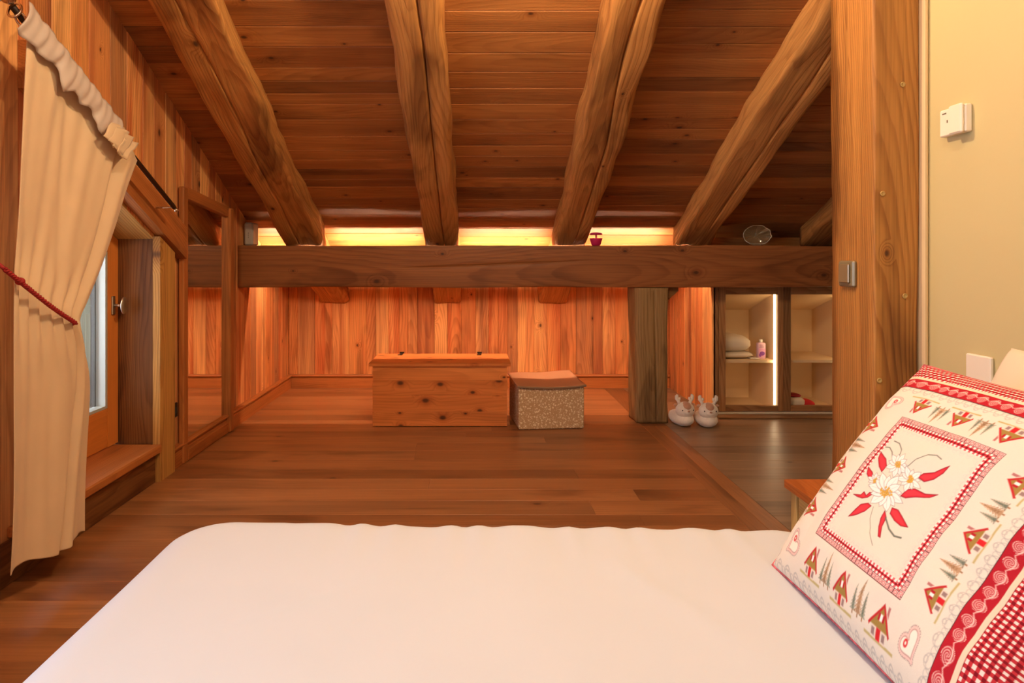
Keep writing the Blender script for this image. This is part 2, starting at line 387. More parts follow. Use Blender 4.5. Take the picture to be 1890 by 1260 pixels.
# rafters ----------------------------------------------------------------
def timber(mb, N, frame, hw, h, rnd=.03, seed=0, amp=.010, crack=None, nb=8, nh=5, closed_top=True, wane=.0, wco=(0,0,0)):
    """irregular hewn timber. frame(t)->(origin, U, V, along); bottom face at v=0 (U across, V up)"""
    rows=[]; wcr=[]
    sd = Vector((seed*7.3, seed*3.1, 0))
    for i in range(N+1):
        t=i/N; o,U,V,s_ = frame(t)
        wv = hw*(1+.05*noise.noise(Vector((s_*1.2, 5, 0))+sd)) 
        cc = .25*hw*noise.noise(Vector((s_*1.1, 1, 3))+sd)*1.3 + (crack[0] if crack else 0)
        if crack and len(crack)>4: cc = crack[0] + crack[4]*(t-crack[1])*4 *.5 + .004*noise.noise(Vector((s_*3,0,0))); cc=max(-.7*hw,min(.7*hw,cc))
        dep = 0
        if crack:
            e = min(1, max(0, (t-crack[1])/.06))*min(1, max(0, (crack[2]-t)/.06))
            dep = crack[3]*e*(0.6+.6*abs(noise.noise(Vector((s_*4, 9, 0))+sd)))
        r0 = rnd*(1+1.1*max(-.6, noise.noise(Vector((s_*2.3, 20, 0))+sd))) + wane*max(0, noise.noise(Vector((s_*1.7, 33, 0))+sd))
        r1 = rnd*(1+1.1*max(-.6, noise.noise(Vector((s_*2.1, 40, 0))+sd))) + wane*max(0, noise.noise(Vector((s_*1.5, 53, 0))+sd))
        pts=[]
        # left side going down
        for j in range(nh): pts.append((-wv, h-(h-r0)*j/nh, 1))
        for a in range(4): th=a/4*math.pi/2; pts.append((-wv+r0-r0*math.cos(th), r0-r0*math.sin(th), 1))
        for j in range(nb+1):
            f=-1+2*j/nb
            u = f*(wv-(r0 if f<0 else r1))
            pts.append((u, 0, 1))
            if crack and j == nb//2:
                pts.pop()
                # warp: crack points
                for du, dd in ((-.010,0),(-.0035,.25),(-.0008,1),(.0008,1),(.0035,.25),(.010,0)):
                    pts.append((cc+du*(.6+.8*(dep/(crack[3]+1e-6))), dep*dd, 0))
        k0 = None
        for a in range(1,4): th=a/4*math.pi/2; pts.append((wv-r1+r1*math.sin(th), r1-r1*math.cos(th), 1))
        for j in range(nh+1): pts.append((wv, r1+(h-r1)*j/nh, 1))
        if crack:  # keep neighbours ordered around the wandering crack
            lim = cc
            out=[]
            hit=False
            for (u,v,m) in pts:
                if m==0: hit=True
                elif v==0 and abs(u)<wv*.9:
                    fr=(u+wv)/(2*wv)
                    u = -wv+(cc+wv)*(fr/.5) if not hit else cc+(wv-cc)*((fr-.5)/.5)
                out.append((u,v,m))
            pts=out
        row=[]; wr=[]
        for (u,v,m) in pts:
            q = Vector((s_*3.0, u*9, v*9))+sd
            q2 = Vector((s_*11, u*25, v*25))+sd
            n_ = noise.noise(q)*amp + noise.noise(q2)*amp*.25
            du = n_*(1 if u>0 else -1)*(1 if abs(u)>wv*.8 else .2); dv = (noise.noise(q+Vector((50,0,0)))*amp*.5 + noise.noise(q2)*amp*.15)*(1 if v<h*.9 else 0)
            row.append(o+U*(u+du)+V*(v+dv)); wr.append(Vector((s_+seed*3.3, u+wco[1], v+wco[2])))
        rows.append(row); wcr.append(wr)
    n=len(rows[0]); vs=[p for r in rows for p in r]; wc=[p for r in wcr for p in r]; fs=[]
    for i in range(N):
        for k in range(n):
            fs.append((i*n+k, (i+1)*n+k, (i+1)*n+(k+1)%n, i*n+(k+1)%n))
    fs.append(tuple(range(n))); fs.append(tuple(range(N*n,(N+1)*n))[::-1])
    mb.add(vs, fs, wc, R.random()*.6+.2, True)
rl = ['leftmost hewn rafter of the sloped ceiling, nearest the curtained wall, with a bright bark edge',
      'hewn rafter above the wooden chest with a long dark crack down its middle',
      'hewn rafter above the patterned box, ending left of the magenta ornament on the beam',
      'hewn rafter ending between the magenta ornament and the glass shell dish',
      'rightmost rafter, mostly hidden behind the thick foreground post']
cracks = [(-.02,.0,.95,.014), (.015,.0,.93,.035), (.02,.0,.86,.035), (.03,.0,.97,.022), None]
for i,(xc,wd) in enumerate(RAFT):
    Y1 = 5.565 if i < 3 else 4.63
    Y0 = YN+.02
    mb = MB()
    fr = lambda t, xc=xc, Y1=Y1, i=i: (Vector((xc+.012*math.sin(t*7+i), Y0+(Y1-Y0)*t, Zu(Y0+(Y1-Y0)*t))), Vector((1,0,0)), Vector((0,0,1)), (Y1-Y0)*t/cosS)
    timber(mb, 220, fr, wd/2, .148, rnd=.022, seed=i+2, amp=.030 if i==0 else .022, crack=cracks[i], wane=.05 if i in (0,2,3) else .02, wco=(0,.03*i-.05,-.09))
    tag(mb.build('rafter', m_raft), rl[i], 'rafter', 'rafters under the sloped ceiling')

# tie beam -----------------------------------------------------------------
mb = MB()
fr = lambda t: (Vector((XL+.003+(XF-XL-.006)*t, 4.36, 1.0385)), Vector((0,0,1)), Vector((0,1,0)), (XF-XL)*t)
timber(mb, 160, fr, .1385, .24, rnd=.006, seed=9, amp=.003, crack=(-.012,.24,.52,.012,.09), wco=(0,.03,-.16))
tag(mb.build('tie_beam', m_beam), 'long horizontal brown wooden beam crossing the room below the rafters', 'beam')
# shallow crack line in the beam's face
# grey post under the beam ---------------------------------------------------
mb = MB()
fr = lambda t: (Vector((1.19, 4.345, .003+.893*t)), Vector((1,0,0)), Vector((0,1,0)), .893*t)
timber(mb, 50, fr, .110, .21, rnd=.022, seed=14, amp=.012, crack=(.02,.0,1,.02), wane=.02, wco=(0,.0,-.1))
tag(mb.build('support_post', m_grey), 'short weathered grey-brown post carrying the beam, left of the slippers', 'post')
mb = MB(); mb.prism([(1.303,4.42,.896),(1.385,4.42,.896),(1.385,4.42,.872),(1.303,4.42,.80)], (0,.06,0))
tag(mb.build('brace', m_jamb), 'small dark diagonal brace between the grey post top and the beam', 'brace')
# big foreground post ----------------------------------------------------------
mb = MB()
fr = lambda t: (Vector((1.2145, 1.879, .003+2.62*t)), Vector((1,0,0)), Vector((0,1,0)), 2.62*t)
timber(mb, 130, fr, .0645, .223, rnd=.007, seed=23, amp=.005, wane=.008, wco=(0,.06,-.10))
big = thing('foreground_post', 'thick orange-brown timber post with bronze switch, in front of the cream wall', 'post')
mb.build('shaft', m_post, big)
for (px,py) in ((1666,156),(1629,357),(1670,546),(1623,702)):
    p = P(px,py,1.877); m2=MB()
    m2.lathe([(.0075,0),(.0075,.002),(.004,.0025),(.004,.001),(.0005,.001)], p, 16, Matrix.Rotation(math.pi/2,3,'X').to_4x4()); m2.build('wooden_plug', m_night, big)

# back wall ----------------------------------------------------------------------
def vboards(mb, x0, x1, fn_o, A, B, N, ztop, zbot=lambda s: 0.0, wmin=.07, wmax=.15, T=.02, rand=R, lines=None, c=.0035):
    """vertical boards from s=x0..x1; fn_o(s)->point at floor"""
    s0=x0; kk=rand.random()
    while s0 < x1-1e-4:
        kk=(kk+.382+rand.uniform(-.06,.06))%1
        wd=rand.uniform(wmin,wmax); s1=min(s0+wd,x1)
        if x1-s1<.04: s1=x1
        zb0,zb1,zt0,zt1 = zbot(s0),zbot(s1),ztop(s0),ztop(s1)
        if min(zt0-zb0, zt1-zb1) > .01:
            o=Vector(fn_o(s0))+Vector((0,0,zb0)); W=s1-s0-.0008
            dd=rand.uniform(-.0015,.0015)
            mb.board(o+Vector(N)*dd, A, B, N, zt0-zb0, W, T, c, L2=zt1-zb0, sh=zb1-zb0, tint=kk)
        s0=s1
mb = MB()
vboards(mb, XL, 1.667, lambda s:(s,YB,0), (0,0,1), (1,0,0), (0,-1,0), lambda s: Zc(YB)-.0, wmin=.075, wmax=.15)
mb.box(XL-.1, XF+.1, YB+.021, YB+.1, 0, 1.2)
struct(mb.build('wall_back', m_wall))
# bump-out side wall right of the grey post
mb = MB()
vboards(mb, 4.56, YB, lambda s:(1.667,s,0), (0,0,1), (0,1,0), (-1,0,0), lambda s: min(Zc(s), 1.16), wmin=.07, wmax=.12)
struct(mb.build('wall_alcove', m_wall))
# left wall with the window opening
OY0, OY1 = 2.30, 3.22
def otop(Y): return 1.186+SL*(3.22-Y)
W2 = (-.55, .85, .75, 1.95)
mb = MB()
f = lambda s:(XL,s,0)
vboards(mb, YN, W2[0], f, (0,0,1),(0,1,0),(1,0,0), lambda s: Zc(s))
vboards(mb, W2[0], W2[1], f, (0,0,1),(0,1,0),(1,0,0), lambda s: W2[2])
vboards(mb, W2[0], W2[1], f, (0,0,1),(0,1,0),(1,0,0), lambda s: Zc(s), lambda s: W2[3])
vboards(mb, W2[1], OY0, f, (0,0,1),(0,1,0),(1,0,0), lambda s: Zc(s))
vboards(mb, OY0, OY1, f, (0,0,1),(0,1,0),(1,0,0), lambda s: .15)
vboards(mb, OY0, OY1, f, (0,0,1),(0,1,0),(1,0,0), lambda s: Zc(s), otop, wmin=.1, wmax=.16)
vboards(mb, OY1, YB, f, (0,0,1),(0,1,0),(1,0,0), lambda s: Zc(s), wmin=.07, wmax=.15)
def yzslab(y0,y1,zb0,zb1,zt0,zt1,x0,x1):
    mb.prism([(x0,y0,zb0),(x0,y1,zb1),(x0,y1,zt1),(x0,y0,zt0)], (x1-x0,0,0), tint=.5)
xo, xi = XL-.5, XL-.021
for a,b in ((YN-.1,W2[0]),(W2[1],OY0),(OY1,YB+.1)): yzslab(a,b,-.05,-.05,Zc(a)+.05,Zc(b)+.05,xo,xi)
for (a,b,z0,fz) in ((W2[0],W2[1],W2[2],lambda Y:W2[3]),(OY0,OY1,.15,otop)):
    yzslab(a,b,-.05,-.05,z0,z0,xo,xi); yzslab(a,b,fz(a),fz(b),Zc(a)+.05,Zc(b)+.05,xo,xi)
struct(mb.build('wall_left', m_wall))
# right and near walls, plaster
mb = MB(); mb.box(XR, XR+.30, YN, 2.10, -.02, 4.4, bev=0)
struct(mb.build('wall_right', m_plast))
mb = MB(); mb.box(1.281, XR-.0005, 1.866, 1.95, 0, 3.2, bev=.006)
struct(mb.build('trim_1', m_jambw))
mb = MB(); mb.box(XR+.30, XF+.1, 2.0, 2.10, -.02, 3.2); mb.box(XF, XF+.1, 2.1, YB+.1, -.02, 2.7)
struct(mb.build('wall_side', m_plast))
mb = MB(); mb.box(XL-.6, XR+.2, YN-.1, YN, -.02, 4.6)
struct(mb.build('wall_near', m_plast))
# closure above the cabinet
mb = MB(); mb.box(1.69, XF, 4.76, 4.80, .9, 1.42); struct(mb.build('wall_upper', m_ceil))

# baseboards ---------------------------------------------------------------------
def baseboard(name, o, A, N, L, h=.115, t=.026):
    mb=MB(); o=Vector(o); A=Vector(A); N=Vector(N); Z=Vector((0,0,1))
    prof=[(0,0),(t,0),(t,h-.032),(t-.007,h-.028),(t-.007,h-.022),(t+.008,h-.016),(t+.010,h-.008),(t+.006,h),(0,h)]
    mb.prism([o+N*a+Z*b for a,b in prof], A*L, wc=[Vector((0,b+.3,a+.1)) for a,b in prof]+[Vector((L,b+.3,a+.1)) for a,b in prof], tint=.55)
    return struct(mb.build(name, m_trim))
baseboard('baseboard_back', (XL+.0305,YB-.003,0), (1,0,0), (0,-1,0), 1.667-XL-.035)
baseboard('baseboard_left', (XL+.003,3.362,0), (0,1,0), (1,0,0), YB-3.362-.003)

# ------------------------------------------------------------------ low window in the left wall
win = bpy.data.objects.new('window_1', None); C.objects.link(win); struct(win)
mb=MB(); ZT=otop
# far jamb lining facing the camera
mb.prism([(XL,OY1,.18),(XL-.19,OY1,.18),(XL-.19,OY1,1.186),(XL,OY1,1.186)], (0,-.004,0),
         wc=[(.18,.0,.07),(.18,.19,.07),(1.186,.19,.07),(1.186,0,.07)]*2, tint=.15)
mb.build('jamb_lining', m_jamb, win)
mb=MB(); mb.board((XL-.0, OY0, otop(OY0)-.004), (0,cosS,-sinS), (-1,0,0), (0,-sinS,-cosS), (OY1-OY0)/cosS, .19, .01, 0, tint=.8)
mb.build('head_lining', m_post, win)
mb=MB(); mb.box(XL-.20, XL+.05, OY0-.1, 3.197, .146, .184, axis=1, bev=.006, tint=.5); mb.build('sill', m_trim, win)
mb=MB(); mb.box(XL+.003, XL+.018, OY0-.4, 3.197, .0, .144, axis=1, bev=.002, tint=.1); mb.build('apron', m_jamb, win)
mb=MB(); mb.prism([(XL+.002,3.20,.0),(XL+.002,3.36,.0),(XL+.002,3.36,1.186-SL*.14-.0),(XL+.002,3.20,1.196)], (.036,0,0),
         wc=[(0,0,.03),(0,.16,.03),(1.12,.16,.03),(1.19,0,.03),(0,0,.066),(0,.16,.066),(1.12,.16,.066),(1.19,0,.066)], tint=.9)
mb.build('casing', m_post, win)
# slanted cornice board over the opening, running down to the mirror
mb=MB()
def cor(Y): return 1.21+SL*(3.2-Y)
mb.board((XL+.002, 2.25, cor(2.25)+.165), (0,cosS,-sinS), (0,-sinS,-cosS), (1,0,0), (3.455-2.25)/cosS, .148, .0, 0, tint=.6)
mb.prism([(XL+.002,2.25,cor(2.25)),(XL+.002,3.455,cor(3.455)),(XL+.002,3.455,cor(3.455)+.165),(XL+.002,2.25,cor(2.25)+.165)], (.055,0,0),
         wc=[(0,0,.06),(1.3,0,.06),(1.3,.165,.06),(0,.165,.06),(0,0,.11),(1.3,0,.11),(1.3,.165,.11),(0,.165,.11)], tint=.35)
mb.v = mb.v[-8:]; mb.wc=mb.wc[-8:]; mb.ti=mb.ti[-8:]; nf=6; mb.f=[tuple(i-8 for i in f_) for f_ in mb.f[-nf:]]; mb.sm=mb.sm[-nf:]; mb.mi=mb.mi[-nf:]
mb.build('cornice_board', m_trim, win)
# sash
sx0, sx1 = -1.79, -1.735
sash_y1, sash_y0 = 3.214, 2.36
def rail(y0,y1,zb,zt,name='sash_rail',axis=1):
    m=MB(); m.box(sx0, sx1, y0, y1, zb, zt, axis=axis, bev=.004, tint=.6); return m.build(name, m_sash, win)
m=MB(); m.prism([(sx0,3.125,.19),(sx0,sash_y1,.19),(sx0,sash_y1,otop(sash_y1)-.01),(sx0,3.125,otop(3.125)-.01)],(sx1-sx0,0,0), wc=[(0,0,0),(0,.1,0),(1,.1,0),(1,0,0)]*2, tint=.6); m.build('sash_stile', m_sash, win)
m=MB(); m.prism([(sx0,sash_y0,.19),(sx0,2.46,.19),(sx0,2.46,otop(2.46)-.01),(sx0,sash_y0,otop(sash_y0)-.01)],(sx1-sx0,0,0), wc=[(0,0,0),(0,.1,0),(1,.1,0),(1,0,0)]*2, tint=.6); m.build('sash_stile', m_sash, win)
m=MB(); m.box(sx0,sx1,2.461,3.124,.19,.375,axis=1,bev=.004,tint=.4); m.build('sash_rail', m_sash, win)
m=MB(); m.prism([(sx0,2.461,otop(2.461)-.11),(sx0,3.124,otop(3.124)-.11),(sx0,3.124,otop(3.124)-.01),(sx0,2.461,otop(2.461)-.01)],(sx1-sx0,0,0), wc=[(0,0,0),(1,0,0),(1,.1,0),(0,.1,0)]*2, tint=.6); m.build('sash_rail', m_sash, win)
m=MB(); m.prism([(-1.772,2.462,.376),(-1.772,3.123,.376),(-1.772,3.123,otop(3.123)-.112),(-1.772,2.462,otop(2.462)-.112)],(.004,0,0)); m.build('pane', m_pane, win)
m=MB(); m.prism([(-1.786,3.105,.378),(-1.786,3.1225,.378),(-1.786,3.1225,otop(3.123)-.113),(-1.786,3.105,otop(3.105)-.113)],(.05,0,0)); m.box(-1.786,-1.736,2.463,3.104,.3765,.390)
m.build('glazing_bead', m_spacer, win)
m=MB(); m.prism([(-1.80,3.09,.378),(-1.80,3.10,.378),(-1.80,3.10,1.1),(-1.80,3.09,1.1)],(.02,0,0)); m.build('gasket', m_out, win)
# handle
hy, hz = 3.165, .862
hd=bpy.data.objects.new('window_handle', None); C.objects.link(hd); hd.parent=win
m=MB(); m.box(sx1, sx1+.008, hy-.014, hy+.014, hz-.045, hz+.045, bev=.003); m.build('handle_plate', m_satin, hd)
m=MB(); m.tube([(sx1+.008,hy,hz),(sx1+.05,hy,hz)], .007); m.ball((sx1+.056,hy,hz),(.009,.030,.042),24,14); m.build('handle_knob', m_satin, hd)
# outer reveal
m=MB(); m.prism([(-1.81,3.16,.30),(-2.05,3.16,.30),(-2.05,3.16,1.25),(-1.81,3.16,1.25)], (0,.02,0), wc=[(0,0,.05),(0,.24,.05),(.95,.24,.05),(.95,0,.05)]*2, tint=.5); m.build('outer_reveal', m_exter, win)
# side window behind the viewpoint that gives the cool daylight
w2=bpy.data.objects.new('window_2', None); C.objects.link(w2); struct(w2)
m=MB()
a,b,c_,d_=W2
m.box(-1.70,-1.64,a,a+.07,c_,d_,axis=2); m.box(-1.70,-1.64,b-.07,b,c_,d_,axis=2); m.box(-1.70,-1.64,a+.07,b-.07,c_,c_+.07,axis=1); m.box(-1.70,-1.64,a+.07,b-.07,d_-.07,d_,axis=1)
m.build('window_frame', m_sash, w2)

# ------------------------------------------------------------------ mirror
mr = thing('floor_mirror', 'tall wood-framed mirror leaning on the left wall beside the window', 'mirror')
mx0, mx1 = -1.552, -1.522
Y0m,Y1m,Zt = 3.462, 4.16, 1.475
def mtop(Y): return Zt-.10*(Y-Y0m)
for (a,b) in ((Y0m,Y0m+.058),(Y1m-.058,Y1m)):
    m=MB(); m.box(mx0,mx1+.012 if a>4 else mx1,a,b,.004,mtop(b)-.0,axis=2,bev=.006,tint=.7); m.build('frame_stile', m_trim, mr)
ya,yb_=Y0m+.0585,Y1m-.0585
m=MB(); m.prism([(mx0,ya,mtop(ya)-.06),(mx0,yb_,mtop(yb_)-.06),(mx0,yb_,mtop(yb_)),(mx0,ya,mtop(ya))],(mx1-mx0,0,0),wc=[(0,0,0),(.6,0,0),(.6,.06,0),(0,.06,0)]*2,tint=.3); m.build('frame_rail', m_trim, mr)
m=MB(); m.box(mx0,mx1,Y0m+.0585,Y1m-.0585,.004,.07,axis=1,bev=.006,tint=.3); m.build('frame_rail', m_trim, mr)
m=MB(); m.prism([(mx0+.003,Y0m+.056,.066),(mx0+.003,Y1m-.056,.066),(mx0+.003,Y1m-.056,mtop(Y1m)-.055),(mx0+.003,Y0m+.056,mtop(Y0m)-.055)],(.009,0,0)); m.build('mirror_glass', m_mirr, mr)
# wall socket
so = thing('wall_socket', 'small black wall socket low between the window casing and the mirror', 'socket')
m=MB(); m.box(XL+.003,XL+.012,3.375,3.45,.26,.335,bev=.003); m.build('socket_plate', m_black, so)
m=MB(); m.lathe([(.02,0),(.02,.003),(.017,.003),(.016,.001),(.001,.001)],(XL+.012,3.412,.298),20,Matrix.Rotation(math.pi/2,3,'Y').to_4x4()); m.build('socket_face', m_out, so)

# ------------------------------------------------------------------ curtain rod, curtain, tieback
rod = thing('curtain_rod', 'dark slanted iron curtain rod with chrome ends above the low window', 'curtain rod')
XC=-1.415
A=Vector((XC,2.02,1.86)); B=Vector((XC,3.115,1.33))
m=MB(); m.tube([A,B], .0105, 12); m.build('pole', m_dark, rod)
m=MB(); m.tube([B+Vector((-.14,-.0,.0)), B+Vector((-.05,0,.0)), B+Vector((0,0,0)), B+Vector((.0,.012,-.006))], .0045, 8); m.lathe([(.018,0),(.018,.004),(.006,.008)], (XL+.003,B.y,B.z), 18, Matrix.Rotation(math.pi/2,3,'Y').to_4x4()); m.ball(B+Vector((0,.02,-.01)),(.011,.011,.011))
m.build('bracket', m_chrome, rod)
m=MB(); m.tube([(XL+.003,1.99,1.86),(XL+.08,1.99,1.872),(XC,2.0,1.872)], .005, 8); 
m.ball((XC,2.0,1.878),(.022,.022,.018)); m.tube([(XC+.0+.02*math.cos(a_),2.03+.010*math.sin(a_),1.852+.024*math.sin(a_)) for a_ in [i*math.pi/9 for i in range(18)]], .004, 8, closed=True)
m.tube([(XC+.004+.016*math.cos(a_),2.052-.014*math.sin(a_),1.832+.020*math.sin(a_)) for a_ in [i*math.pi/9 for i in range(18)]], .0035, 8, closed=True)
m.build('finial', m_chrome, rod)

cur = thing('curtain', 'long beige curtain drawn aside by a red cord on the left wall', 'curtain')
KT=[0,.1,.22,.34,.44,.49,.56,.66,.82,1.0]
KL=[(38,40),(30,150),(24,270),(20,380),(16,460),(14,505),(13,600),(13,720),(12,890),(11,1062)]
KR=[(246,296),(226,352),(206,420),(182,490),(155,555),(140,596),(153,650),(164,715),(162,850),(158,982)]
def key(t, K):
    for i in range(len(KT)-1):
        if t<=KT[i+1]+1e-9:
            f=(t-KT[i])/(KT[i+1]-KT[i]); 
            # catmull
            g=lambda j: Vector(K[max(0,min(len(K)-1,j))])
            p0,p1,p2,p3=g(i-1),g(i),g(i+1),g(i+2)
            return .5*((2*p1)+(p2-p0)*f+(2*p0-5*p1+4*p2-p3)*f*f+(3*p1-p0-3*p2+p3)*f**3)
    return Vector(K[-1])
def toYZ(p, X): Y=X*F/(p[0]-CX); return Y, H-(p[1]-CY)/F*Y
XCu=-1.40
def fold(s,t):
    tie=math.exp(-((t-.49)/.10)**2)
    lower=min(1,max(0,(t-.49)/.4)); upper=1-min(1,max(0,t/.45))
    a = .016*math.sin(2*math.pi*(1.3*s+.30*t+.2))*(.6+lower*.5)
    a += .0025*math.sin(2*math.pi*(5.0*s+.5*math.sin(2.1*t+s)))*(.7+.8*upper)
    a += .0015*math.sin(2*math.pi*(9*s+.9*t))*(.3+upper)
    c = .84-.50*max(0,t-.49)*1.1 if t>.49 else .86-.10*(.49-t)
    dd_=(s-c); a += (-.042*math.exp(-(dd_/.022)**2) if dd_<0 else -.042*math.exp(-(dd_/.075)**2))*(.2+1.3*abs(t-.49))
    a += .016*math.exp(-((s-c-.08)/.05)**2)
    a += -.014*math.exp(-((s-(c-.45+.2*t))/.04)**2)*max(0,.49-t)*2
    a += .008*tie*math.sin(2*math.pi*7*s)
    return a
def curtain(s,t):
    l=toYZ(key(t,KL),XCu); r=toYZ(key(t,KR),XCu)
    f=s
    Y=l[0]+(r[0]-l[0])*f; Z=l[1]+(r[1]-l[1])*f
    sag=.02*math.sin(math.pi*s)*max(0,1-abs(t-.49)*3)
    e=noise.noise(Vector((s*3,t*3,1)))*.01*min(1,t*3)
    bott = .012*math.sin(s*9)*max(0,t-.85)/.15
    return (XCu+.012+fold(s,t)+e, Y, Z-sag+bott)
mb=MB(); mb.grid(curtain, 150, 170)
o=mb.build('curtain_cloth', m_curt, cur)
md=o.modifiers.new('thick','SOLIDIFY'); md.thickness=.003; md.offset=-1
# header strip: the lining side folded over the rod
def header(s,t):
    Y=2.01+(2.54-2.01)*s; Z0=1.854+(1.600-1.854)*s
    n_=Vector((0,-.48,-.87)); 
    wdt=.105+.014*math.sin(s*17)+.012*math.sin(s*31+1)
    th=t*wdt
    b=(.010*math.sin(s*46+1.2*t*2)*(0.3+t)+.006*math.sin(s*90+t))*.45
    return (XC+.056+b*.6+.014*math.sin(math.pi*t), Y+n_.y*th, Z0+.016+n_.z*th+.004*math.sin(s*40))
mb=MB(); mb.grid(header, 120, 10)
o=mb.build('header_band', m_lin, cur); md=o.modifiers.new('thick','SOLIDIFY'); md.thickness=.003
# bunched pleats at the end of the header
mb=MB()
def pxX(px,py,X): Y=X*F/(px-CX); return P(px,py,Y)
for k in range(4):
    X=-1.350+.006*k; dx,dy=8.5*k,9.5*k
    q=[pxX(203+dx,226+dy,X),pxX(229+dx,236+dy,X-.006),pxX(208+dx,274+dy*.7,X+.004),pxX(190+dx,252+dy*.9,X+.008)]
    def pl(s,t,q=q,k=k):
        p=(q[0].lerp(q[1],s)).lerp(q[3].lerp(q[2],s),t); return p+Vector((.010*math.sin(math.pi*s)*math.sin(1+k),0,.004*math.sin(7*t+k)))
    mb.grid(pl,10,8)
o=mb.build('header_pleats', m_curt, cur); md=o.modifiers.new('thick','SOLIDIFY'); md.thickness=.004
# rope tie
tb = thing('curtain_tieback', 'twisted dark red cord holding the beige curtain aside', 'tieback')
pth=[]
a0=P(8,496,1.97); 
pp=[(8,496),(35,518),(60,538),(90,562),(115,580),(140,596)]
for px,py in pp:
    Yv=1.350*F/(CX-px) ; pth.append(P(px,py,Yv))
pts=[]
for i in range(len(pth)-1):
    for k in range(14): pts.append(pth[i].lerp(pth[i+1],k/14))
pts.append(pth[-1]); last=pth[-1]
pts += [last+Vector((-.02,.012,-.004)), last+Vector((-.05,.014,0)), last+Vector((-.09,.0,.01))]
for ph in (0, 2.09, 4.19):
    q=[]
    for i,p in enumerate(pts):
        aa=i*.95+ph; q.append(p+Vector((math.cos(aa)*.0042,0,math.sin(aa)*.0042)))
    m=MB(); m.tube(q,.0042,8); m.build('cord_strand', m_rope, tb)
m=MB(); m.ball(P(37,519,1.355*F/(CX-37)),(.014,.014,.012),16,10); m.build('knot', m_rope, tb)
m=MB(); m.tube([P(8,496,1.350*F/(CX-8)), P(-10,480,1.9), (XL+.01,1.82,1.10)], .006,8); m.build('cord_end', m_rope, tb)
hk=thing('wall_hook','dark curved hook on the wall behind the curtain top','hook')
m=MB(); m.tube([(XL+.005,1.80,1.70),(XL+.06,1.84,1.66),(XL+.09,1.90,1.62),(XL+.05,1.95,1.60),(XL+.005,1.97,1.60)],.005,8); m.build('hook_bar', m_dark, hk)

# ------------------------------------------------------------------ LED cove behind the beam
cv = thing('cove_lighting', 'warm hidden strip lighting behind the long beam, glowing between the rafters', 'strip light')
bays = [(XL+.005, -1.325), (-1.02, -.365), (-.085, .54), (.81, 1.40)]
for (a,b) in bays:
    m=MB(); m.box(a,b,4.69,4.70,1.10,1.183); m.box(a,b,4.70,4.80,1.085,1.095); m.build('cove_board', m_trim, cv)
    m=MB(); m.box(a+.01,b-.01,4.742,4.752,1.096,1.101); tag(m.build('led_strip', m_led3, cv), 'glowing warm strip')
# downward strip, flush with the rafter undersides
m=MB(); y0=4.64; y1=4.80
m.prism([(XL+.005,y0,Zu(y0)-.034),(XL+.005,y1,Zu(y1)-.034),(XL+.005,y1,Zu(y1)-.024),(XL+.005,y0,Zu(y0)-.024)],(1.66-XL-.01,0,0)); m.build('cove_batten', m_trim, cv)
m=MB(); m.box(XL+.02,1.65,4.655,4.664,Zu(4.66)-.050,Zu(4.66)-.041); m.build('led_strip', m_led, cv)

# grey box on the beam by the wall
rt = thing('network_box', 'grey plastic box standing upright on the beam at the left wall', 'box')
m=MB(); m.box(-1.545,-1.485,4.44,4.56,1.180,1.335,bev=.010); m.build('housing', m_greyp, rt)
for k in range(3):
    m=MB(); m.ball((-1.515,4.437,1.235+.014*k),(.0022,.002,.003),8,6); m.build('led_dot', m_black, rt)

# ------------------------------------------------------------------ cabinet
cab = thing('built_in_cabinet', 'low open cream cabinet with dark wooden frames under the beam', 'cabinet')
cy=4.56; FR=.03
def cbox(name, x0,x1,y0,y1,z0,z1, mat, axis=2, tint=None, bev=.002):
    m=MB(); m.box(x0,x1,y0,y1,z0,z1,axis=axis,bev=bev,tint=tint); return m.build(name, mat, cab)
cbox('frame_stile',1.674,1.712,cy,cy+FR,.03,.898,m_cabf,tint=.2)
cbox('frame_stile',1.7125,1.757,cy-.004,cy+FR,.03,.898,m_cabf,tint=.6)
cbox('frame_stile',2.121,2.158,cy-.004,cy+FR,.03,.898,m_cabf,tint=.6)
cbox('frame_stile',2.1585,2.212,cy,cy+FR,.03,.898,m_cabf,tint=.05)
cbox('frame_stile',2.60,2.66,cy,cy+FR,.03,.898,m_cabf,tint=.2)
for x0,x1 in ((1.7575,2.1205),(2.2125,2.5995)):
    cbox('frame_rail',x0,x1,cy,cy+FR,.842,.898,m_cabf,axis=0)
    cbox('frame_rail',x0,x1,cy,cy+FR,.030,.070,m_cabf,axis=0)
cbox('plinth',1.674,2.88,cy-.10,cy+.03,.001,.012,m_cabf,axis=0)
cbox('sliding_track',1.69,2.88,cy-.008,cy+.025,.0135,.018,m_alu,axis=0,bev=.001)
cbox('sliding_track',1.69,2.88,cy+.005,cy+.025,.0185,.026,m_alu,axis=0,bev=.001)
yb=5.05
def izt(Y): return .855-(.155/.45)*(Y-4.6)
for x0,x1 in ((1.69,2.125),(2.145,2.61)):
    cbox('back_panel',x0,x1,yb,yb+.012,.0,.86,m_int,bev=0)
    m=MB(); m.prism([(x0,4.592,izt(4.592)),(x0,yb,izt(yb)),(x0,yb,izt(yb)+.012),(x0,4.592,izt(4.592)+.012)],(x1-x0,0,0)); m.build('sloped_top', m_int, cab)
    cbox('bottom_panel',x0,x1,4.592,yb-.001,.014,.026,m_int,bev=0)
    cbox('shelf',x0+.001,x1-.001,4.612,yb-.001,.360,.378,m_int,bev=.001)
for x in (1.676,2.125,2.61):
    cbox('side_panel',x,x+.0138 if x<2 else x+.018,4.592,yb,.0,.88,m_int,bev=0)
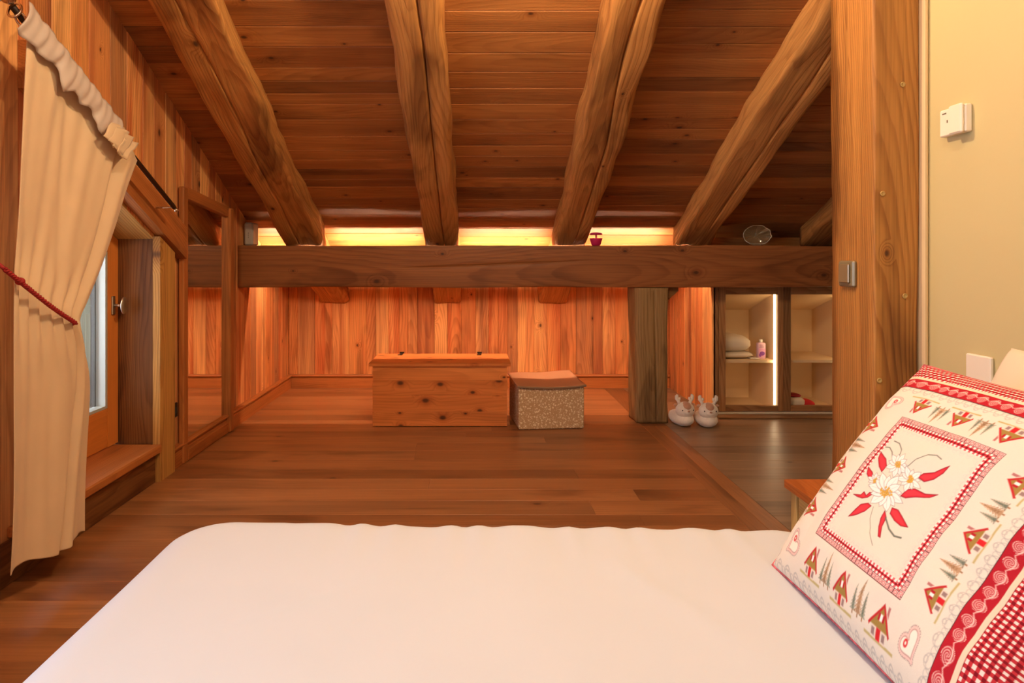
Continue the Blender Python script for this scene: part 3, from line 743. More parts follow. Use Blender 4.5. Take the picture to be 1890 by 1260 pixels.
for x,mm in ((2.104,m_led2),(2.588,m_led2)):
    m=MB(); m.box(x+.005,x+.0155,4.593,4.601,.05,.842); tag(m.build('light_strip', mm, cab),'bright white vertical light strip')
# folded cushion on the shelf
fc = thing('folded_duvet', 'folded cream duvet lying on the left cabinet shelf', 'duvet', (1.865,4.80,.378))
def foldblob(z0,z1,xr,yr,seed,dx=0):
    m=MB()
    def fn(d):
        return 1+.03*noise.noise(d*3+Vector((seed,0,0)))
    mm=22
    def sp(v,e): return math.copysign(abs(v)**e,v)
    vs=[];fs=[];n=40
    for i in range(mm+1):
        th=math.pi*i/mm
        for k in range(n):
            ph=2*math.pi*k/n; d=Vector((sp(math.sin(th),.6)*sp(math.cos(ph),.6), sp(math.sin(th),.6)*sp(math.sin(ph),.6), sp(math.cos(th),.8)))
            q=1+.04*noise.noise(d*2.5+Vector((seed,0,0)))
            vs.append((dx+d.x*xr*q,d.y*yr*q,(z0+z1)/2+d.z*(z1-z0)/2*(1+.06*noise.noise(d*4+Vector((0,seed,0))))*(.75+.25*(1-abs(d.x)**4))))
    for i in range(mm):
        for k in range(n): fs.append((i*n+k,(i+1)*n+k,(i+1)*n+(k+1)%n,i*n+(k+1)%n))
    m.add(vs,fs,None,.5,True); return m
foldblob(.002,.05,.155,.15,3).build('lower_fold', m_pill, fc)
foldblob(.045,.165,.15,.15,8,-.012).build('upper_fold', m_pill, fc)
m=MB(); m.box(.10,.165,-.16,-.06,.003,.010,bev=.003); m.build('fabric_flap', m_pill, fc)
# bottle
bt = thing('lotion_bottle', 'small pink and purple bottle with white cap on the cabinet shelf', 'bottle', (2.055,4.68,.378))
m=MB()
def rr(hx,hy,z,n=24,e=.45):
    return [Vector((math.copysign(abs(math.cos(a))**e,math.cos(a))*hx, math.copysign(abs(math.sin(a))**e,math.sin(a))*hy, z)) for a in [2*math.pi*k/n for k in range(n)]]
def loft(m, rings, mi=0):
    n=len(rings[0]); vs=[p for r in rings for p in r]; fs=[(i*n+k,i*n+(k+1)%n,(i+1)*n+(k+1)%n,(i+1)*n+k) for i in range(len(rings)-1) for k in range(n)]
    fs.append(tuple(range(n))[::-1]); fs.append(tuple(range((len(rings)-1)*n,len(rings)*n))); m.add(vs,fs,None,.5,True,mi)
loft(m,[rr(.027,.016,.0005),rr(.030,.018,.004),rr(.030,.018,.108),rr(.026,.015,.114),rr(.011,.010,.118)])
m.build('bottle_body', plain('bottle_lilac',(214,170,180),.3), bt)
m=MB(); m.lathe([(.0115,.118),(.0115,.136),(.009,.138)],(0,0,0)); m.build('cap', m_white, bt)
m=MB(); m.box(-.024,.024,-.0195,-.0185,.015,.075,bev=0); m.build('front_label', plain('bottle_label',(200,140,170),.5), bt)
m=MB(); m.ball((.002,-.0197,.04),(.018,.0006,.015),16,10); m.ball((-.012,-.0197,.028),(.009,.0006,.011),16,10); m.build('printed_flower', plain('bottle_purple',(120,50,140),.5), bt)
m=MB()
for zz,a_,b_ in ((.098,-.016,.012),(.090,-.012,.014),(.083,-.018,.016)): m.box(a_,b_,-.0186,-.0182,zz,zz+.0025)
m.build('printed_line', plain('bottle_print',(110,70,110),.5), bt)
# red and cream cloth
rc = thing('folded_textile', 'folded red and cream cloth on the lower shelf of the right cabinet bay', 'cloth', (2.31,4.70,.026))
foldblob(.002,.085,.085,.07,21,-.03).build('cream_fold', m_pill, rc)
foldblob(.001,.060,.065,.06,25,.06).build('red_fold', plain('red_cloth',(200,26,30),.8), rc)
foldblob(.080,.102,.05,.05,28,-.02).build('red_fold', plain('dark_red_cloth',(150,20,24),.8), rc)

# ------------------------------------------------------------------ pine chest
ch = thing('pine_chest', 'knotty orange pine chest with lid, left of the patterned box', 'chest', (-.212,4.475,0))
W_,D_,HH=.436,.215,.392
m=MB()
zs=[.004,.098,.205,.300,.392]
for i in range(4): m.board((-W_,-D_,zs[i]),(1,0,0),(0,0,1),(0,-1,0),2*W_,zs[i+1]-zs[i]-.0004,.018,.0006,tint=.25+.5*R.random())
m.build('front_panel', m_chest, ch)
for sx in (-1,1):
    m=MB(); m.box(sx*W_,sx*(W_-.02),-D_+.019,D_-.019,.004,HH,axis=1,bev=.001); m.build('side_panel', m_chest, ch)
m=MB(); m.box(-W_,W_,D_-.018,D_,.004,HH,axis=0,bev=.001); m.build('back_panel', m_chest, ch)
m=MB(); m.box(-W_+.021,W_-.021,-D_+.019,D_-.019,.004,.015,axis=0); m.build('bottom_panel', m_chest, ch)
m=MB(); 
for k in range(3): m.board((-W_-.024,-D_-.016+.151*k,HH+.020),(1,0,0),(0,1,0),(0,0,1),2*W_+.048,.1505,.0185,.0015,tint=.3+.2*k)
m.build('lid', m_chest, ch)
for x in (-.293,.263):
    hg=MB(); hg.box(x-.014,x+.014,D_-.03,D_+.016,HH+.0205,HH+.024,bev=.001); hg.box(x-.022,x+.012,D_-.075,D_-.055,HH+.0205,HH+.0235,bev=.001); hg.box(x-.005,x+.005,D_-.06,D_-.03,HH+.0205,HH+.0232); hg.tube([(x-.016,D_+.018,HH+.026),(x+.016,D_+.018,HH+.026)],.006,10)
    hg.build('hinge', m_dark, ch)

# ------------------------------------------------------------------ patterned storage box
s=NT('floral_box_fabric')
tc=s.n('ShaderNodeTexCoord').outputs['Object']
v=s.n('ShaderNodeTexVoronoi'); s.l(tc,v.inputs['Vector']); v.inputs['Scale'].default_value=62
v2=s.n('ShaderNodeTexVoronoi'); s.l(tc,v2.inputs['Vector']); v2.inputs['Scale'].default_value=110
d1=s.mrange(v.outputs['Distance'],.28,.36,1,0); d2=s.mrange(v2.outputs['Distance'],.24,.32,.8,0)
s.l(s.mix(s.math('MAXIMUM',d1,d2),srgb(190,154,112),srgb(236,218,184)),s.bsdf.inputs['Base Color']); s.bsdf.inputs['Roughness'].default_value=.8
m_floral=s.m
m_boxlid=plain('box_lid_cardboard',(196,140,100),.7,var=.05,vs=4)
bx = thing('storage_box', 'beige floral fabric storage box with a bowed lid, right of the pine chest', 'storage box', (.487,4.39,0), math.radians(5.5))
m=MB(); 
m.box(-.212,.212,-.2,.2,.002,.268,bev=.006); m.build('box_body', m_floral, bx)
m=MB()
def lid(s_,t_):
    x=-.222+.444*s_; y=-.210+.42*t_
    dip=-.012*(1-(2*s_-1)**2)*(1-.5*t_)
    up=.030*t_*t_*(.35+.65*s_*(1.6-s_)) 
    return (x,y,.284+dip+up+.003*math.sin(s_*9)*t_)
m.grid(lid,30,20); m.build('box_lid', m_boxlid, bx); md=bx.children[-1].modifiers.new('thick','SOLIDIFY'); md.thickness=.006; md.offset=-1
m=MB(); 
def lip(s_,t_): 
    p=Vector(lid(s_,0)); return (p.x,p.y-.0015,p.z-.004-.004*t_)
m.grid(lambda a,b:(lid(a,0)[0],-.213,lid(a,0)[2]-.012*b),30,2); o=m.build('lid_rim', plain('box_rim',(140,112,84),.8), bx); md=o.modifiers.new('t','SOLIDIFY'); md.thickness=.002

# ------------------------------------------------------------------ deer slippers
m_fur = plain('white_plush',(232,220,206),.95,var=.06,vs=60,bump=.9,bs=300,**{'Sheen Weight':.5})
m_tan = plain('tan_plush',(196,150,122),.95,var=.06,vs=60,bump=.9,bs=300,**{'Sheen Weight':.5})
def slipper(x,y,rz,label,sc_=1):
    t=thing('deer_slipper',label,'slipper',(x,y,0),rz,'plush deer slippers beside the grey post')
    m=MB(); m.ball((0,.045,.048),(.069,.125,.048),28,16,fn=lambda d:1+.06*max(0,-d.z)+.03*noise.noise(d*3)); m.build('slipper_body',m_fur,t)
    m=MB(); m.ball((0,-.018,.112),(.060,.054,.050),28,18,fn=lambda d:1+.12*max(0,-d.z)+.03*noise.noise(d*3)); h=m.build('head',m_fur,t)
    m=MB(); m.ball((0,-.028,.134),(.034,.047,.030),22,14); m.build('face_patch',m_tan,h)
    m=MB(); m.ball((0,-.076,.112),(.009,.006,.006),12,8); m.build('nose',m_tan,h)
    m=MB(); m.ball((0,-.062,.102),(.026,.014,.016),16,10); m.build('muzzle',m_fur,h)
    for sx in (-1,1):
        m=MB(); m.ball((sx*.036,-.063,.116),(.004,.003,.0048),10,8); m.build('eye',m_black,h)
        m=MB(); m.tube([(sx*.034,-.010,.148),(sx*.042,-.010,.166),(sx*.052,-.008,.180),(sx*.052,-.008,.198),(sx*.048,-.008,.208)],[.011,.010,.012,.011,.005],10); m.tube([(sx*.044,-.010,.168),(sx*.034,-.008,.180),(sx*.032,-.008,.190)],[.009,.010,.005],10)
        m.build('antler',m_fur,h)
        m=MB(); m.ball((sx*.056,-.004,.140),(.016,.009,.010),12,8); m.build('ear',m_tan,h)
    return t
slipper(1.378,4.28,math.radians(6),'left of two white plush deer slippers, touching the grey post')
slipper(1.522,4.25,math.radians(-4),'right of two white plush deer slippers, nearer the cabinet')

# ------------------------------------------------------------------ ornaments on the beam
og = thing('magenta_ornament', 'small magenta cup-shaped ornament with a mushroom top on the beam', 'ornament', (.832,4.42,1.1775))
m=MB(); m.lathe([(.026,0),(.030,.004),(.038,.030),(.043,.046),(.043,.050),(.010,.047)],(0,0,0)); m.build('cup', m_mag, og)
m=MB(); m.lathe([(.006,.046),(.0055,.07),(.006,.078)],(0,0,0),14); m.build('stem', m_mag, og)
m=MB(); m.lathe([(.012,.073),(.040,.074),(.043,.078),(.036,.085),(.020,.089),(.002,.090)],(0,0,0)); m.build('mushroom_cap', m_mag, og)
sd = thing('shell_dish', 'clear glass scallop shell dish standing on the beam near the post', 'dish', (1.925,4.44,1.1775))
s=NT('shell_glass'); s.bsdf.inputs['Base Color'].default_value=(.8,.62,.38,1); s.bsdf.inputs['Transmission Weight'].default_value=.85; s.bsdf.inputs['Roughness'].default_value=.1
m=MB(); n=72
def shell(u,v):
    a=2*math.pi*u
    up=max(0,math.cos(a)+.25)
    r=v*(1+.035*abs(math.sin(a*4.5))*(1 if up>0 else 0))
    X=.092*math.sin(a)*r; Z=.070+.066*math.cos(a)*r
    Z=max(Z,.012+.010*(1-v)+.0*X)
    return (X, .024*(1-r*r)+.004*math.cos(a*9)*r, Z)
m.grid(shell,108,14); o=m.build('shell_bowl', s.m, sd); md=o.modifiers.new('t','SOLIDIFY'); md.thickness=.004
m=MB(); m.tube([Vector(shell(i/120,1))+Vector((0,-.001,0)) for i in range(120)],.0030,8,closed=True); m.build('shell_rim', plain('glass_rim',(230,220,200),.1,.6), sd)
m=MB(); m.lathe([(.035,0),(.032,.006),(.012,.012)],(0,.0,.0)); m.build('shell_foot', s.m, sd)

# ------------------------------------------------------------------ switch and thermostat
sw = thing('light_switch', 'bronze rocker light switch mounted on the thick foreground post', 'switch')
sy=1.15*F/(1567-CX); szz=H-25/F*sy; sx=1.15
m=MB(); m.box(sx-.011,sx-.0005+.004,sy-.040,sy+.040,szz-.040,szz+.040,bev=.005); m.build('switch_plate', m_bronze, sw)
m=MB(); m.box(sx-.018,sx-.0115,sy-.026,sy+.028,szz-.028,szz+.030,bev=.003); m.build('rocker', plain('bronze_rocker',(138,118,86),.3,.15), sw)
th = thing('thermostat', 'white wall thermostat on the cream wall right of the foreground post', 'thermostat')
m=MB(); m.box(XR-.020,XR-.001,1.705,1.800,1.415,1.488,bev=.003); m.build('housing', m_white, th)
m=MB(); m.box(XR-.032,XR-.0205,1.706,1.752,1.413,1.490,bev=.004); m.build('cover', m_white, th)
m=MB(); m.box(XR-.0213,XR-.0202,1.774,1.788,1.475,1.478); m.box(XR-.0213,XR-.0202,1.768,1.771,1.450,1.457); m.build('printed_mark', m_gtext, th)
ws = thing('wall_plate', 'white wall plate just above the plain cream pillow', 'wall plate')
m=MB(); m.box(XR-.012,XR-.001,1.634,1.716,.762,.838,bev=.003); m.build('plate', m_white, ws)

# ------------------------------------------------------------------ bed
bed = thing('bed', 'bed with white linen across the foreground', 'bed', (.315,.65,0))
BX0,BX1,BY0,BY1,BZ=-1.01,1.02,-.80,.80,.5
m=MB(); m.box(-.90,.94,-.75,.68,.12,.26,bev=.01); m.build('bed_base', m_night, bed)
m=MB(); m.box(-.90,.92,-.74,.68,.262,.46,bev=.04); m.build('mattress', m_pill, bed)
for x in (-.82,.86):
    for y_ in (-.66,.6):
        m=MB(); m.box(x-.03,x+.03,y_-.03,y_+.03,.001,.119,axis=2,bev=.003); m.build('leg', m_night, bed)
# duvet
dv=thing('duvet','smooth white duvet covering the bed in the foreground','duvet')
hx,hy=.965,.805; cxb,cyb=.315,.688; rc_=.13
NU,NV=190,150
def duv(s_,t_):
    # square -> rounded rectangle, outer ring folds down
    u=2*s_-1; v=2*t_-1
    m_=max(abs(u),abs(v))
    k=.90
    def rrp(u,v):
        x=u*hx; y=v*hy
        # round corners
        ax,ay=abs(x),abs(y); ex,ey=ax-(hx-rc_),ay-(hy-rc_)
        if ex>0 and ey>0:
            mm=max(ex,ey); l=math.hypot(ex,ey)
            if l>0: ex*=mm/l; ey*=mm/l
            x=math.copysign(hx-rc_+ex,x); y=math.copysign(hy-rc_+ey,y)
        return x,y
    if m_<=k or m_==0: x,y=rrp(u/k*1.0,v/k*1.0) if False else rrp(u/k,v/k); z=0; dd=0
    else:
        x,y=rrp(u/m_,v/m_); dd=(m_-k)/(1-k)
    # distance from border for rounding
    uu=min(1,m_/k); edge=(1-uu)
    R0=.075
    x1,y1=x,y
    dist=min(hx-abs(x),hy-abs(y))
    ex,ey=abs(x)-(hx-rc_),abs(y)-(hy-rc_)
    if ex>0 and ey>0: dist=rc_-math.hypot(ex,ey)
    dist=max(0,dist)
    zt=0
    if dist<R0: zt=-(R0-math.sqrt(max(0,R0*R0-(R0-dist)**2)))*.55
    z=BZ+.0+zt-dd*.30
    X=cxb+x; Y=cyb+y-.033*(X+.3)
    w_=.0035*noise.noise(Vector((X*2.2,Y*2.2,0)))+.0022*noise.noise(Vector((X*6,Y*3,4)))
    # puckers by the far edge
    pe=math.exp(-(dist/.10))*max(0,min(1,(X+.45)/.2))*max(0,min(1,(1.0-X)/.4))*(1 if y>0 else 0)
    w_+=pe*.0032*(math.sin(X*70+3*noise.noise(Vector((X*9,0,0))))+.6*noise.noise(Vector((X*30,Y*4,0))))
    # long soft creases
    c1=(X+.28)*.7-(Y-1.12); w_+=.0030*math.exp(-(c1/.008)**2)*max(0,1-abs(X+.30)/.16)
    c2=(X-.35)+ (Y-1.1)*.5; w_+=.0025*math.exp(-(c2/.03)**2)*max(0,1-abs(Y-1.15)/.25)
    z+=w_
    if dd>0:
        a_=.012*dd*math.sin(14*(X+Y)); X+=math.copysign(a_,x) if abs(x)>hx-.02 else 0; Y+=math.copysign(a_,y) if abs(y)>hy-.02 else 0
    return (X,Y,z)
mb=MB(); mb.grid(duv,NU,NV); o=mb.build('duvet_cover', m_sheet, dv)

# ------------------------------------------------------------------ pillows
def pillow_mesh(nu,nv,Wd,Ht,T,e=.42,seed=0,back=True,wr=.004,pinch=.0):
    """local: u across, v up, w out. returns function"""
    def f(s_,t_,side):
        u=2*s_-1; v=2*t_-1
        sh=(1-abs(u)**2.6)*(1-abs(v)**2.6)
        th=T*max(0,sh)**e
        # edges pull in between the corners
        pu=1-pinch*(1-v*v)*abs(u)**3; pv=1-pinch*(1-u*u)*abs(v)**3
        n_=wr*noise.noise(Vector((u*2.2+seed,v*2.2,side*3)))+wr*.5*noise.noise(Vector((u*6+seed,v*6,side)))
        return Vector(((u*pu*.5+.5)*Wd, (v*pv*.5+.5)*Ht, side*(th+n_*min(1,sh*4))))
    return f
def frame_obj(o, org, U, V, Wn):
    M=Matrix((( U.x,V.x,Wn.x,org.x),(U.y,V.y,Wn.y,org.y),(U.z,V.z,Wn.z,org.z),(0,0,0,1))); o.matrix_world=M
# plain pillow leaning on the right wall
pl=thing('plain_pillow','plain cream pillow leaning on the cream wall behind the patterned cushion','pillow')
V=Vector((.44,0,.90)).normalized(); U=Vector((0,-1,0)); Wn=U.cross(V)
if Wn.x>0: Wn=-Wn
f_=pillow_mesh(40,30,.66,.42,.075,.42,4,pinch=.05)
m=MB(); m.grid(lambda a,b:f_(a,b,1),60,46,flip=False); m.grid(lambda a,b:f_(a,b,-1),60,46,flip=True)
o=m.build('pillow_case', m_pill, pl)
frame_obj(pl, Vector((.985,1.425,.512)), U, V, -Wn if (U.cross(V)).x>0 else Wn)

# patterned cushion: colours of the printed cloth are painted in numpy
NP=560
g=(np.arange(NP)+.5)/NP
UU,VV=np.meshgrid(g,g)               # UU across (0 far .. 1 near), VV up
S=.50
x=np.interp(UU*.497,[0,.137,.497],[.066,.141,.50]); y=np.interp(VV*.477,[0,.10,.477],[.066,.1295,.50])                       # printed layout is 45 cm square, metres
img=np.empty((NP,NP,3)); cream=np.array([228,220,204.])
img[:]=cream
RED=np.array([178,30,44.]); DRED=np.array([132,20,32.]); GREY=np.array([150,146,140.]); PINK=np.array([226,150,146.]); GREEN=np.array([92,104,88.]); BROWN=np.array([150,112,76.]); YEL=np.array([226,182,84.]); WH=np.array([246,242,236.]); TAN=np.array([158,130,66.])
def put(mask,c,a=1.0):
    mk=np.clip(mask,0,1)[...,None]*a; img[:]=img*(1-mk)+np.asarray(c)*mk
px_=S/NP
def soft(d,w=px_): return np.clip(.5-d/(1.6*w),0,1)     # d<0 inside
def poly(pts,X=None,Y=None):
    X=x if X is None else X; Y=y if Y is None else Y
    inside=np.zeros(X.shape,bool); n=len(pts); dm=np.full(X.shape,9.)
    for i in range(n):
        x0,y0=pts[i]; x1,y1=pts[(i+1)%n]
        c=((y0>Y)!=(y1>Y)); 
        with np.errstate(divide='ignore',invalid='ignore'): xi=(x1-x0)*(Y-y0)/((y1-y0) if y1!=y0 else 1e-9)+x0
        inside^=(c&(X<xi))
        ex,ey=x1-x0,y1-y0; t=np.clip(((X-x0)*ex+(Y-y0)*ey)/(ex*ex+ey*ey+1e-12),0,1); dm=np.minimum(dm,np.hypot(X-x0-t*ex,Y-y0-t*ey))
    return np.where(inside,-dm,dm)
def pline(pts,w):
    dm=np.full(x.shape,9.)
    for i in range(len(pts)-1):
        x0,y0=pts[i]; x1,y1=pts[i+1]; ex,ey=x1-x0,y1-y0
        t=np.clip(((x-x0)*ex+(y-y0)*ey)/(ex*ex+ey*ey+1e-12),0,1); dm=np.minimum(dm,np.hypot(x-x0-t*ex,y-y0-t*ey))
    return dm-w/2
c0=.25
ax=np.abs(x-c0); ay=np.abs(y-c0); mx=np.maximum(ax,ay); along=np.where(ax>ay,y,x); 
# outer gingham border, cream line, red scroll border, lace
GI=.212; 
def gingham(cell,ox=0,oy=0):
    a=(np.floor((x-ox)/cell)%2).astype(int); b=(np.floor((y-oy)/cell)%2).astype(int); return a+b
gg=gingham(.0034)
border=mx>GI
put(border&(gg==0),np.array([244,226,214.])); put(border&(gg==1),np.array([196,52,60.])); put(border&(gg==2),DRED)
put((mx>.2065)&(mx<=GI),np.array([236,214,186.]))
scb=(mx>.184)&(mx<=.2065); put(scb,RED)
# scrolls on the border
ph=along/.0215; cell=np.floor(ph); fx=(ph-cell-.5)*.0215; fy=(mx-.1952)*np.where(cell%2==0,1,-1)
rr_=np.hypot(fx,fy); aa=np.arctan2(fy,fx)
sp=np.abs(((rr_*1000-aa*1.0)%(2.4))-1.2)-.48
put(scb*soft(sp*.001*1.0)*(rr_<.0078)*1.0,np.array([244,222,206.]))
put(scb*soft(np.abs(fy-.0045*np.sin(ph*math.pi))-.0007),np.array([244,222,206.]),.9)
put(np.abs(mx-.184)<.0007,np.array([60,40,40.]),.8)
# grey lace scallops inside the border
lp=along/.019; lc=np.floor(lp); lx=(lp-lc-.5)*.019; ld=.184-mx
for (rad_,off_) in ((.0085,.000),(.0060,.006),(.0028,.010)):
    put(soft(np.abs(np.hypot(lx,ld-off_)-rad_)-.0004)*(ld>0)*(ld<.020),np.array([176,172,166.]),.75)
put(soft(np.abs(np.hypot(lx-.0095*np.sign(lx),ld-.004)-.004)-.0004)*(ld>0)*(ld<.02),np.array([180,176,170.]),.7)
# centre panel
PU,PV=.109,.1205
qx=np.abs(x-c0)/PU; qy=np.abs(y-c0)/PV; dx=np.abs(x-c0)-PU; dy=np.abs(y-c0)-PV; dpan=np.maximum(dx,dy)   # <0 inside panel
al2=np.where(dx>dy,y,x)
b1=(dpan<0)&(dpan>-.0075); put(b1,np.array([232,196,188.]))
cellp=.0078; fa=(al2/cellp)%1
put(b1&(np.abs(fa-.5)>.42),np.array([110,50,56.]),.8); put(b1*soft(np.abs(np.hypot((fa-.5)*cellp,dpan+.0038)-.0022)-.0005),np.array([196,84,90.]),.8)
put(np.abs(dpan)<.0006,np.array([120,60,60.]),.8)
put(np.abs(dpan+.0078)<.0006,np.array([70,40,44.]),.8)
b2=(dpan<=-.008)&(dpan>-.0185); c_=.0035
ga=((al2/c_)%2<1).astype(int); gb=(((-dpan-.008)/c_)%2>=1).astype(int)
put(b2,np.array([212,104,108.])); rowi=np.floor((-dpan-.008)/c_).astype(int)
put(b2&(rowi==1),DRED); put(b2&(rowi==1)&(ga==1),np.array([200,50,60.])); put(b2&(rowi!=1)&(ga==1),np.array([248,232,224.]))
# faint inner lace
lp=al2/.012; lx=(lp-np.floor(lp)-.5)*.012; ld=-dpan-.0185
put(soft(np.abs(np.hypot(lx,ld)-.0055)-.0004)*(ld>0),np.array([200,196,190.]),.6); put(soft(np.abs(np.hypot(lx,ld-.006)-.003)-.0003)*(ld>0),np.array([206,202,196.]),.5)
# edelweiss: coordinates given in photo pixels, mapped by an affine fit of the panel corners
def px2(px,py):
    # front plane of the cushion (see dimensions of the frame corners)
    a_=(px-CX)/F; b_=(py-CY)/F
    Yv=.92/(a_+.75*b_); v_=.68-1.25*b_*Yv
    u_=1.233-Yv
    return ((u_-.120)/(.338-.120)*2*PU+c0-PU, (v_-.095)/(.336-.095)*2*PV+c0-PV)
def zp(q): return px2(1540+q[0]*330/1260, 760+q[1]*330/1260)     # pixels of the 1260 px close-up
leaf=[[(290,335),(330,390),(335,440),(300,480),(280,440),(275,380)],
      [(205,440),(235,480),(240,510),(215,530),(197,490)],
      [(100,628),(150,632),(175,612),(190,640),(215,620),(245,630),(200,655),(160,658),(125,645)],
      [(55,775),(110,730),(150,700),(205,695),(225,715),(180,750),(120,768)],
      [(320,750),(330,800),(300,860),(290,940),(275,930),(275,860),(290,800)],
      [(370,730),(410,745),(435,790),(480,870),(430,860),(385,820),(355,770)],
      [(435,655),(490,615),(540,610),(600,640),(690,648),(630,665),(540,665),(470,670)],
      [(560,530),(600,505),(680,500),(785,458),(740,510),(670,545),(600,560)]]
for L in leaf:
    d=poly([zp(q) for q in L]); put(soft(d-.0004),np.array([110,20,34.])); put(soft(d+.0005),np.array([206,40,56.])); 
    put(soft(d+.0022),np.array([222,76,84.]),.6)
for st,w_ in (([(375,380),(370,340),(350,305),(320,300)],.0016),([(430,380),(440,330),(420,280),(380,258)],.0016),([(500,455),(560,410),(640,380),(700,385),(730,412)],.0014),([(240,720),(215,800),(215,900),(238,995)],.0007),([(325,800),(350,880),(385,930),(430,942)],.0026)):
    put(soft(pline([zp(q) for q in st],w_)),np.array([96,104,92.]),.9)
def flower(cx_,cy_,r0,r1,n,ph0,cr):
    for k in range(n):
        a=ph0+2*math.pi*k/n; rl=(r0 if k%2 else r1)
        tip=(cx_+rl*math.cos(a),cy_+rl*math.sin(a)); w_=.22*rl
        pts=[]
        for j in range(13):
            tt=j/12; wd=w_*math.sin(math.pi*min(1,tt*1.05))**.7 if 0<tt<1 else 0
            pts.append((cx_+rl*tt*math.cos(a)-wd*math.sin(a),cy_+rl*tt*math.sin(a)+wd*math.cos(a)))
        for j in range(11,0,-1):
            tt=j/12; wd=w_*math.sin(math.pi*min(1,tt*1.05))**.7
            pts.append((cx_+rl*tt*math.cos(a)+wd*math.sin(a),cy_+rl*tt*math.sin(a)-wd*math.cos(a)))
        d=poly([zp(q) for q in pts]); put(soft(d-.0002),np.array([140,136,134.])); put(soft(d+.0005),WH)
        put(soft(pline([zp((cx_+rl*.25*math.cos(a),cy_+rl*.25*math.sin(a))),zp((cx_+rl*.8*math.cos(a),cy_+rl*.8*math.sin(a)))],.0004)),np.array([186,182,178.]),.7)
    rg=random.Random(int(cx_))
    for k in range(int(16*cr/20)):
        a=rg.uniform(0,6.28); q=rg.uniform(0,cr); u_,v_=zp((cx_+q*math.cos(a),cy_+q*math.sin(a)))
        d=np.hypot(x-u_,y-v_); put(soft(d-.0018),np.array([180,140,60.])); put(soft(d-.0012),YEL)
flower(420,440,95,80,11,.2,26); flower(255,540,60,50,10,.5,18); flower(505,545,95,75,10,.1,24); flower(335,620,140,115,13,.15,42)
# houses, trees and hearts around the panel, roofs towards the centre
def local(cx_,cy_,ang):
    dx_=x-cx_; dy_=y-cy_; ca,sa=math.cos(ang),math.sin(ang); return dx_*ca+dy_*sa, -dx_*sa+dy_*ca
def house(cx_,cy_,ang,k=1.0):
    a,b=local(cx_,cy_,ang); a=a/k; b=b/k
    sf=lambda d: soft(d*k)
    pl_=lambda pts: poly(pts,a,b)
    put(sf(pl_([(-.022,-.0135),(.026,-.0135),(.026,-.0115),(-.022,-.0115)])),np.array([186,170,110.]),.9)
    put(sf(pl_([(-.0115,-.012),(.0115,-.012),(.0115,-.001),(-.0115,-.001)])),np.array([226,212,196.])); 
    put(sf(pl_([(-.0135,-.004),(.0135,-.004),(.0,.0115)])),TAN)
    put(sf(pl_([(-.0100,-.0105),(-.0055,-.0105),(-.0055,-.0055),(-.0100,-.0055)])),np.array([120,90,90.]),.7)
    put(sf(pl_([(.0055,-.0105),(.0100,-.0105),(.0100,-.0055),(.0055,-.0055)])),np.array([120,90,90.]),.7)
    put(sf(pl_([(-.003,-.012),(.003,-.012),(.003,-.004),(-.003,-.004)])),np.array([208,40,44.]))
    put(sf(pl_([(-.002,.001),(.002,.001),(.002,.006),(-.002,.006)])),WH)
    put(sf(pl_([(-.0045,.001),(-.002,.001),(-.002,.006),(-.0045,.006)])),RED); put(sf(pl_([(.002,.001),(.0045,.001),(.0045,.006),(.002,.006)])),RED)
    put(sf(pl_([(-.0165,-.0045),(-.0150,-.0062),(0,.0105),(.0150,-.0062),(.0165,-.0045),(0,.0138)])),np.array([186,44,46.]))
    put(sf(pl_([(.006,.0085),(.009,.0055),(.009,.0135),(.006,.0135)])),np.array([170,90,90.]),.8)
def tree(cx_,cy_,ang,h,c):
    a,b=local(cx_,cy_,ang)
    rg=random.Random(int(cx_*1e5+cy_*1e4))
    for j in range(7):
        z=-.008+h*j/7; wd=.0062*(1-j/7.5)*h/.022
        d=poly([(-wd,z),(wd,z),(0,z+h/4.5)],a,b); put(soft(d),c*(.85+.3*rg.random()),.75)
        put(soft(np.abs(np.abs(a)-(wd*.5))-.0006)*soft(np.abs(b-z-.001)-.0008),np.array([236,214,184.]),.8)
    put(soft(poly([(-.001,-.0115),(.001,-.0115),(.001,-.008),(-.001,-.008)],a,b)),BROWN)
def trees(cx_,cy_,ang):
    ca,sa=math.cos(ang),math.sin(ang)
    for o_,h,c in ((-.011,.022,GREEN),(0,.030,BROWN),(.011,.022,GREEN)):
        tree(cx_+o_*ca,cy_+o_*sa,ang,h,c)
def heart(cx_,cy_,ang,k):
    a,b=local(cx_,cy_,ang); a=a/k; b=b/k
    ts=[2*math.pi*i/40 for i in range(40)]
    fv=poly([(16*math.sin(t)**3/15,(13*math.cos(t)-5*math.cos(2*t)-2*math.cos(3*t)-math.cos(4*t)+2)/15) for t in ts],a,b)*k
    put(soft(fv-.0026)*((np.arctan2(b,a)*7%1)>.22),np.array([150,128,124.]),.8); put(soft(fv-.0016),np.array([236,200,190.])); put(soft(fv+.0008),np.array([150,110,104.])); put(soft(fv+.0014),np.array([244,236,220.]))
    put(soft(np.abs(np.hypot(a+.35,b-.35)*k-.0026)-.0010),np.array([206,50,56.]))
RING=.149
for side in range(4):
    ang=[0,math.pi/2,math.pi,3*math.pi/2][side]      # bottom, right(near), top, left(far)
    def at(q):
        if side==0: return (c0+q, c0-RING)
        if side==1: return (c0+RING, c0+q)
        if side==2: return (c0-q, c0+RING)
        return (c0-RING, c0-q)
    for q in (-.090,0.0,.090): house(*at(q),ang,1.25)
    for q in (-.045,.045): trees(*at(q),ang)
for (sx,sy,an) in ((1,-1,math.pi/4),(-1,-1,-math.pi/4),(1,1,3*math.pi/4),(-1,1,5*math.pi/4)):
    heart(c0+sx*.147,c0+sy*.147,an,.0135)
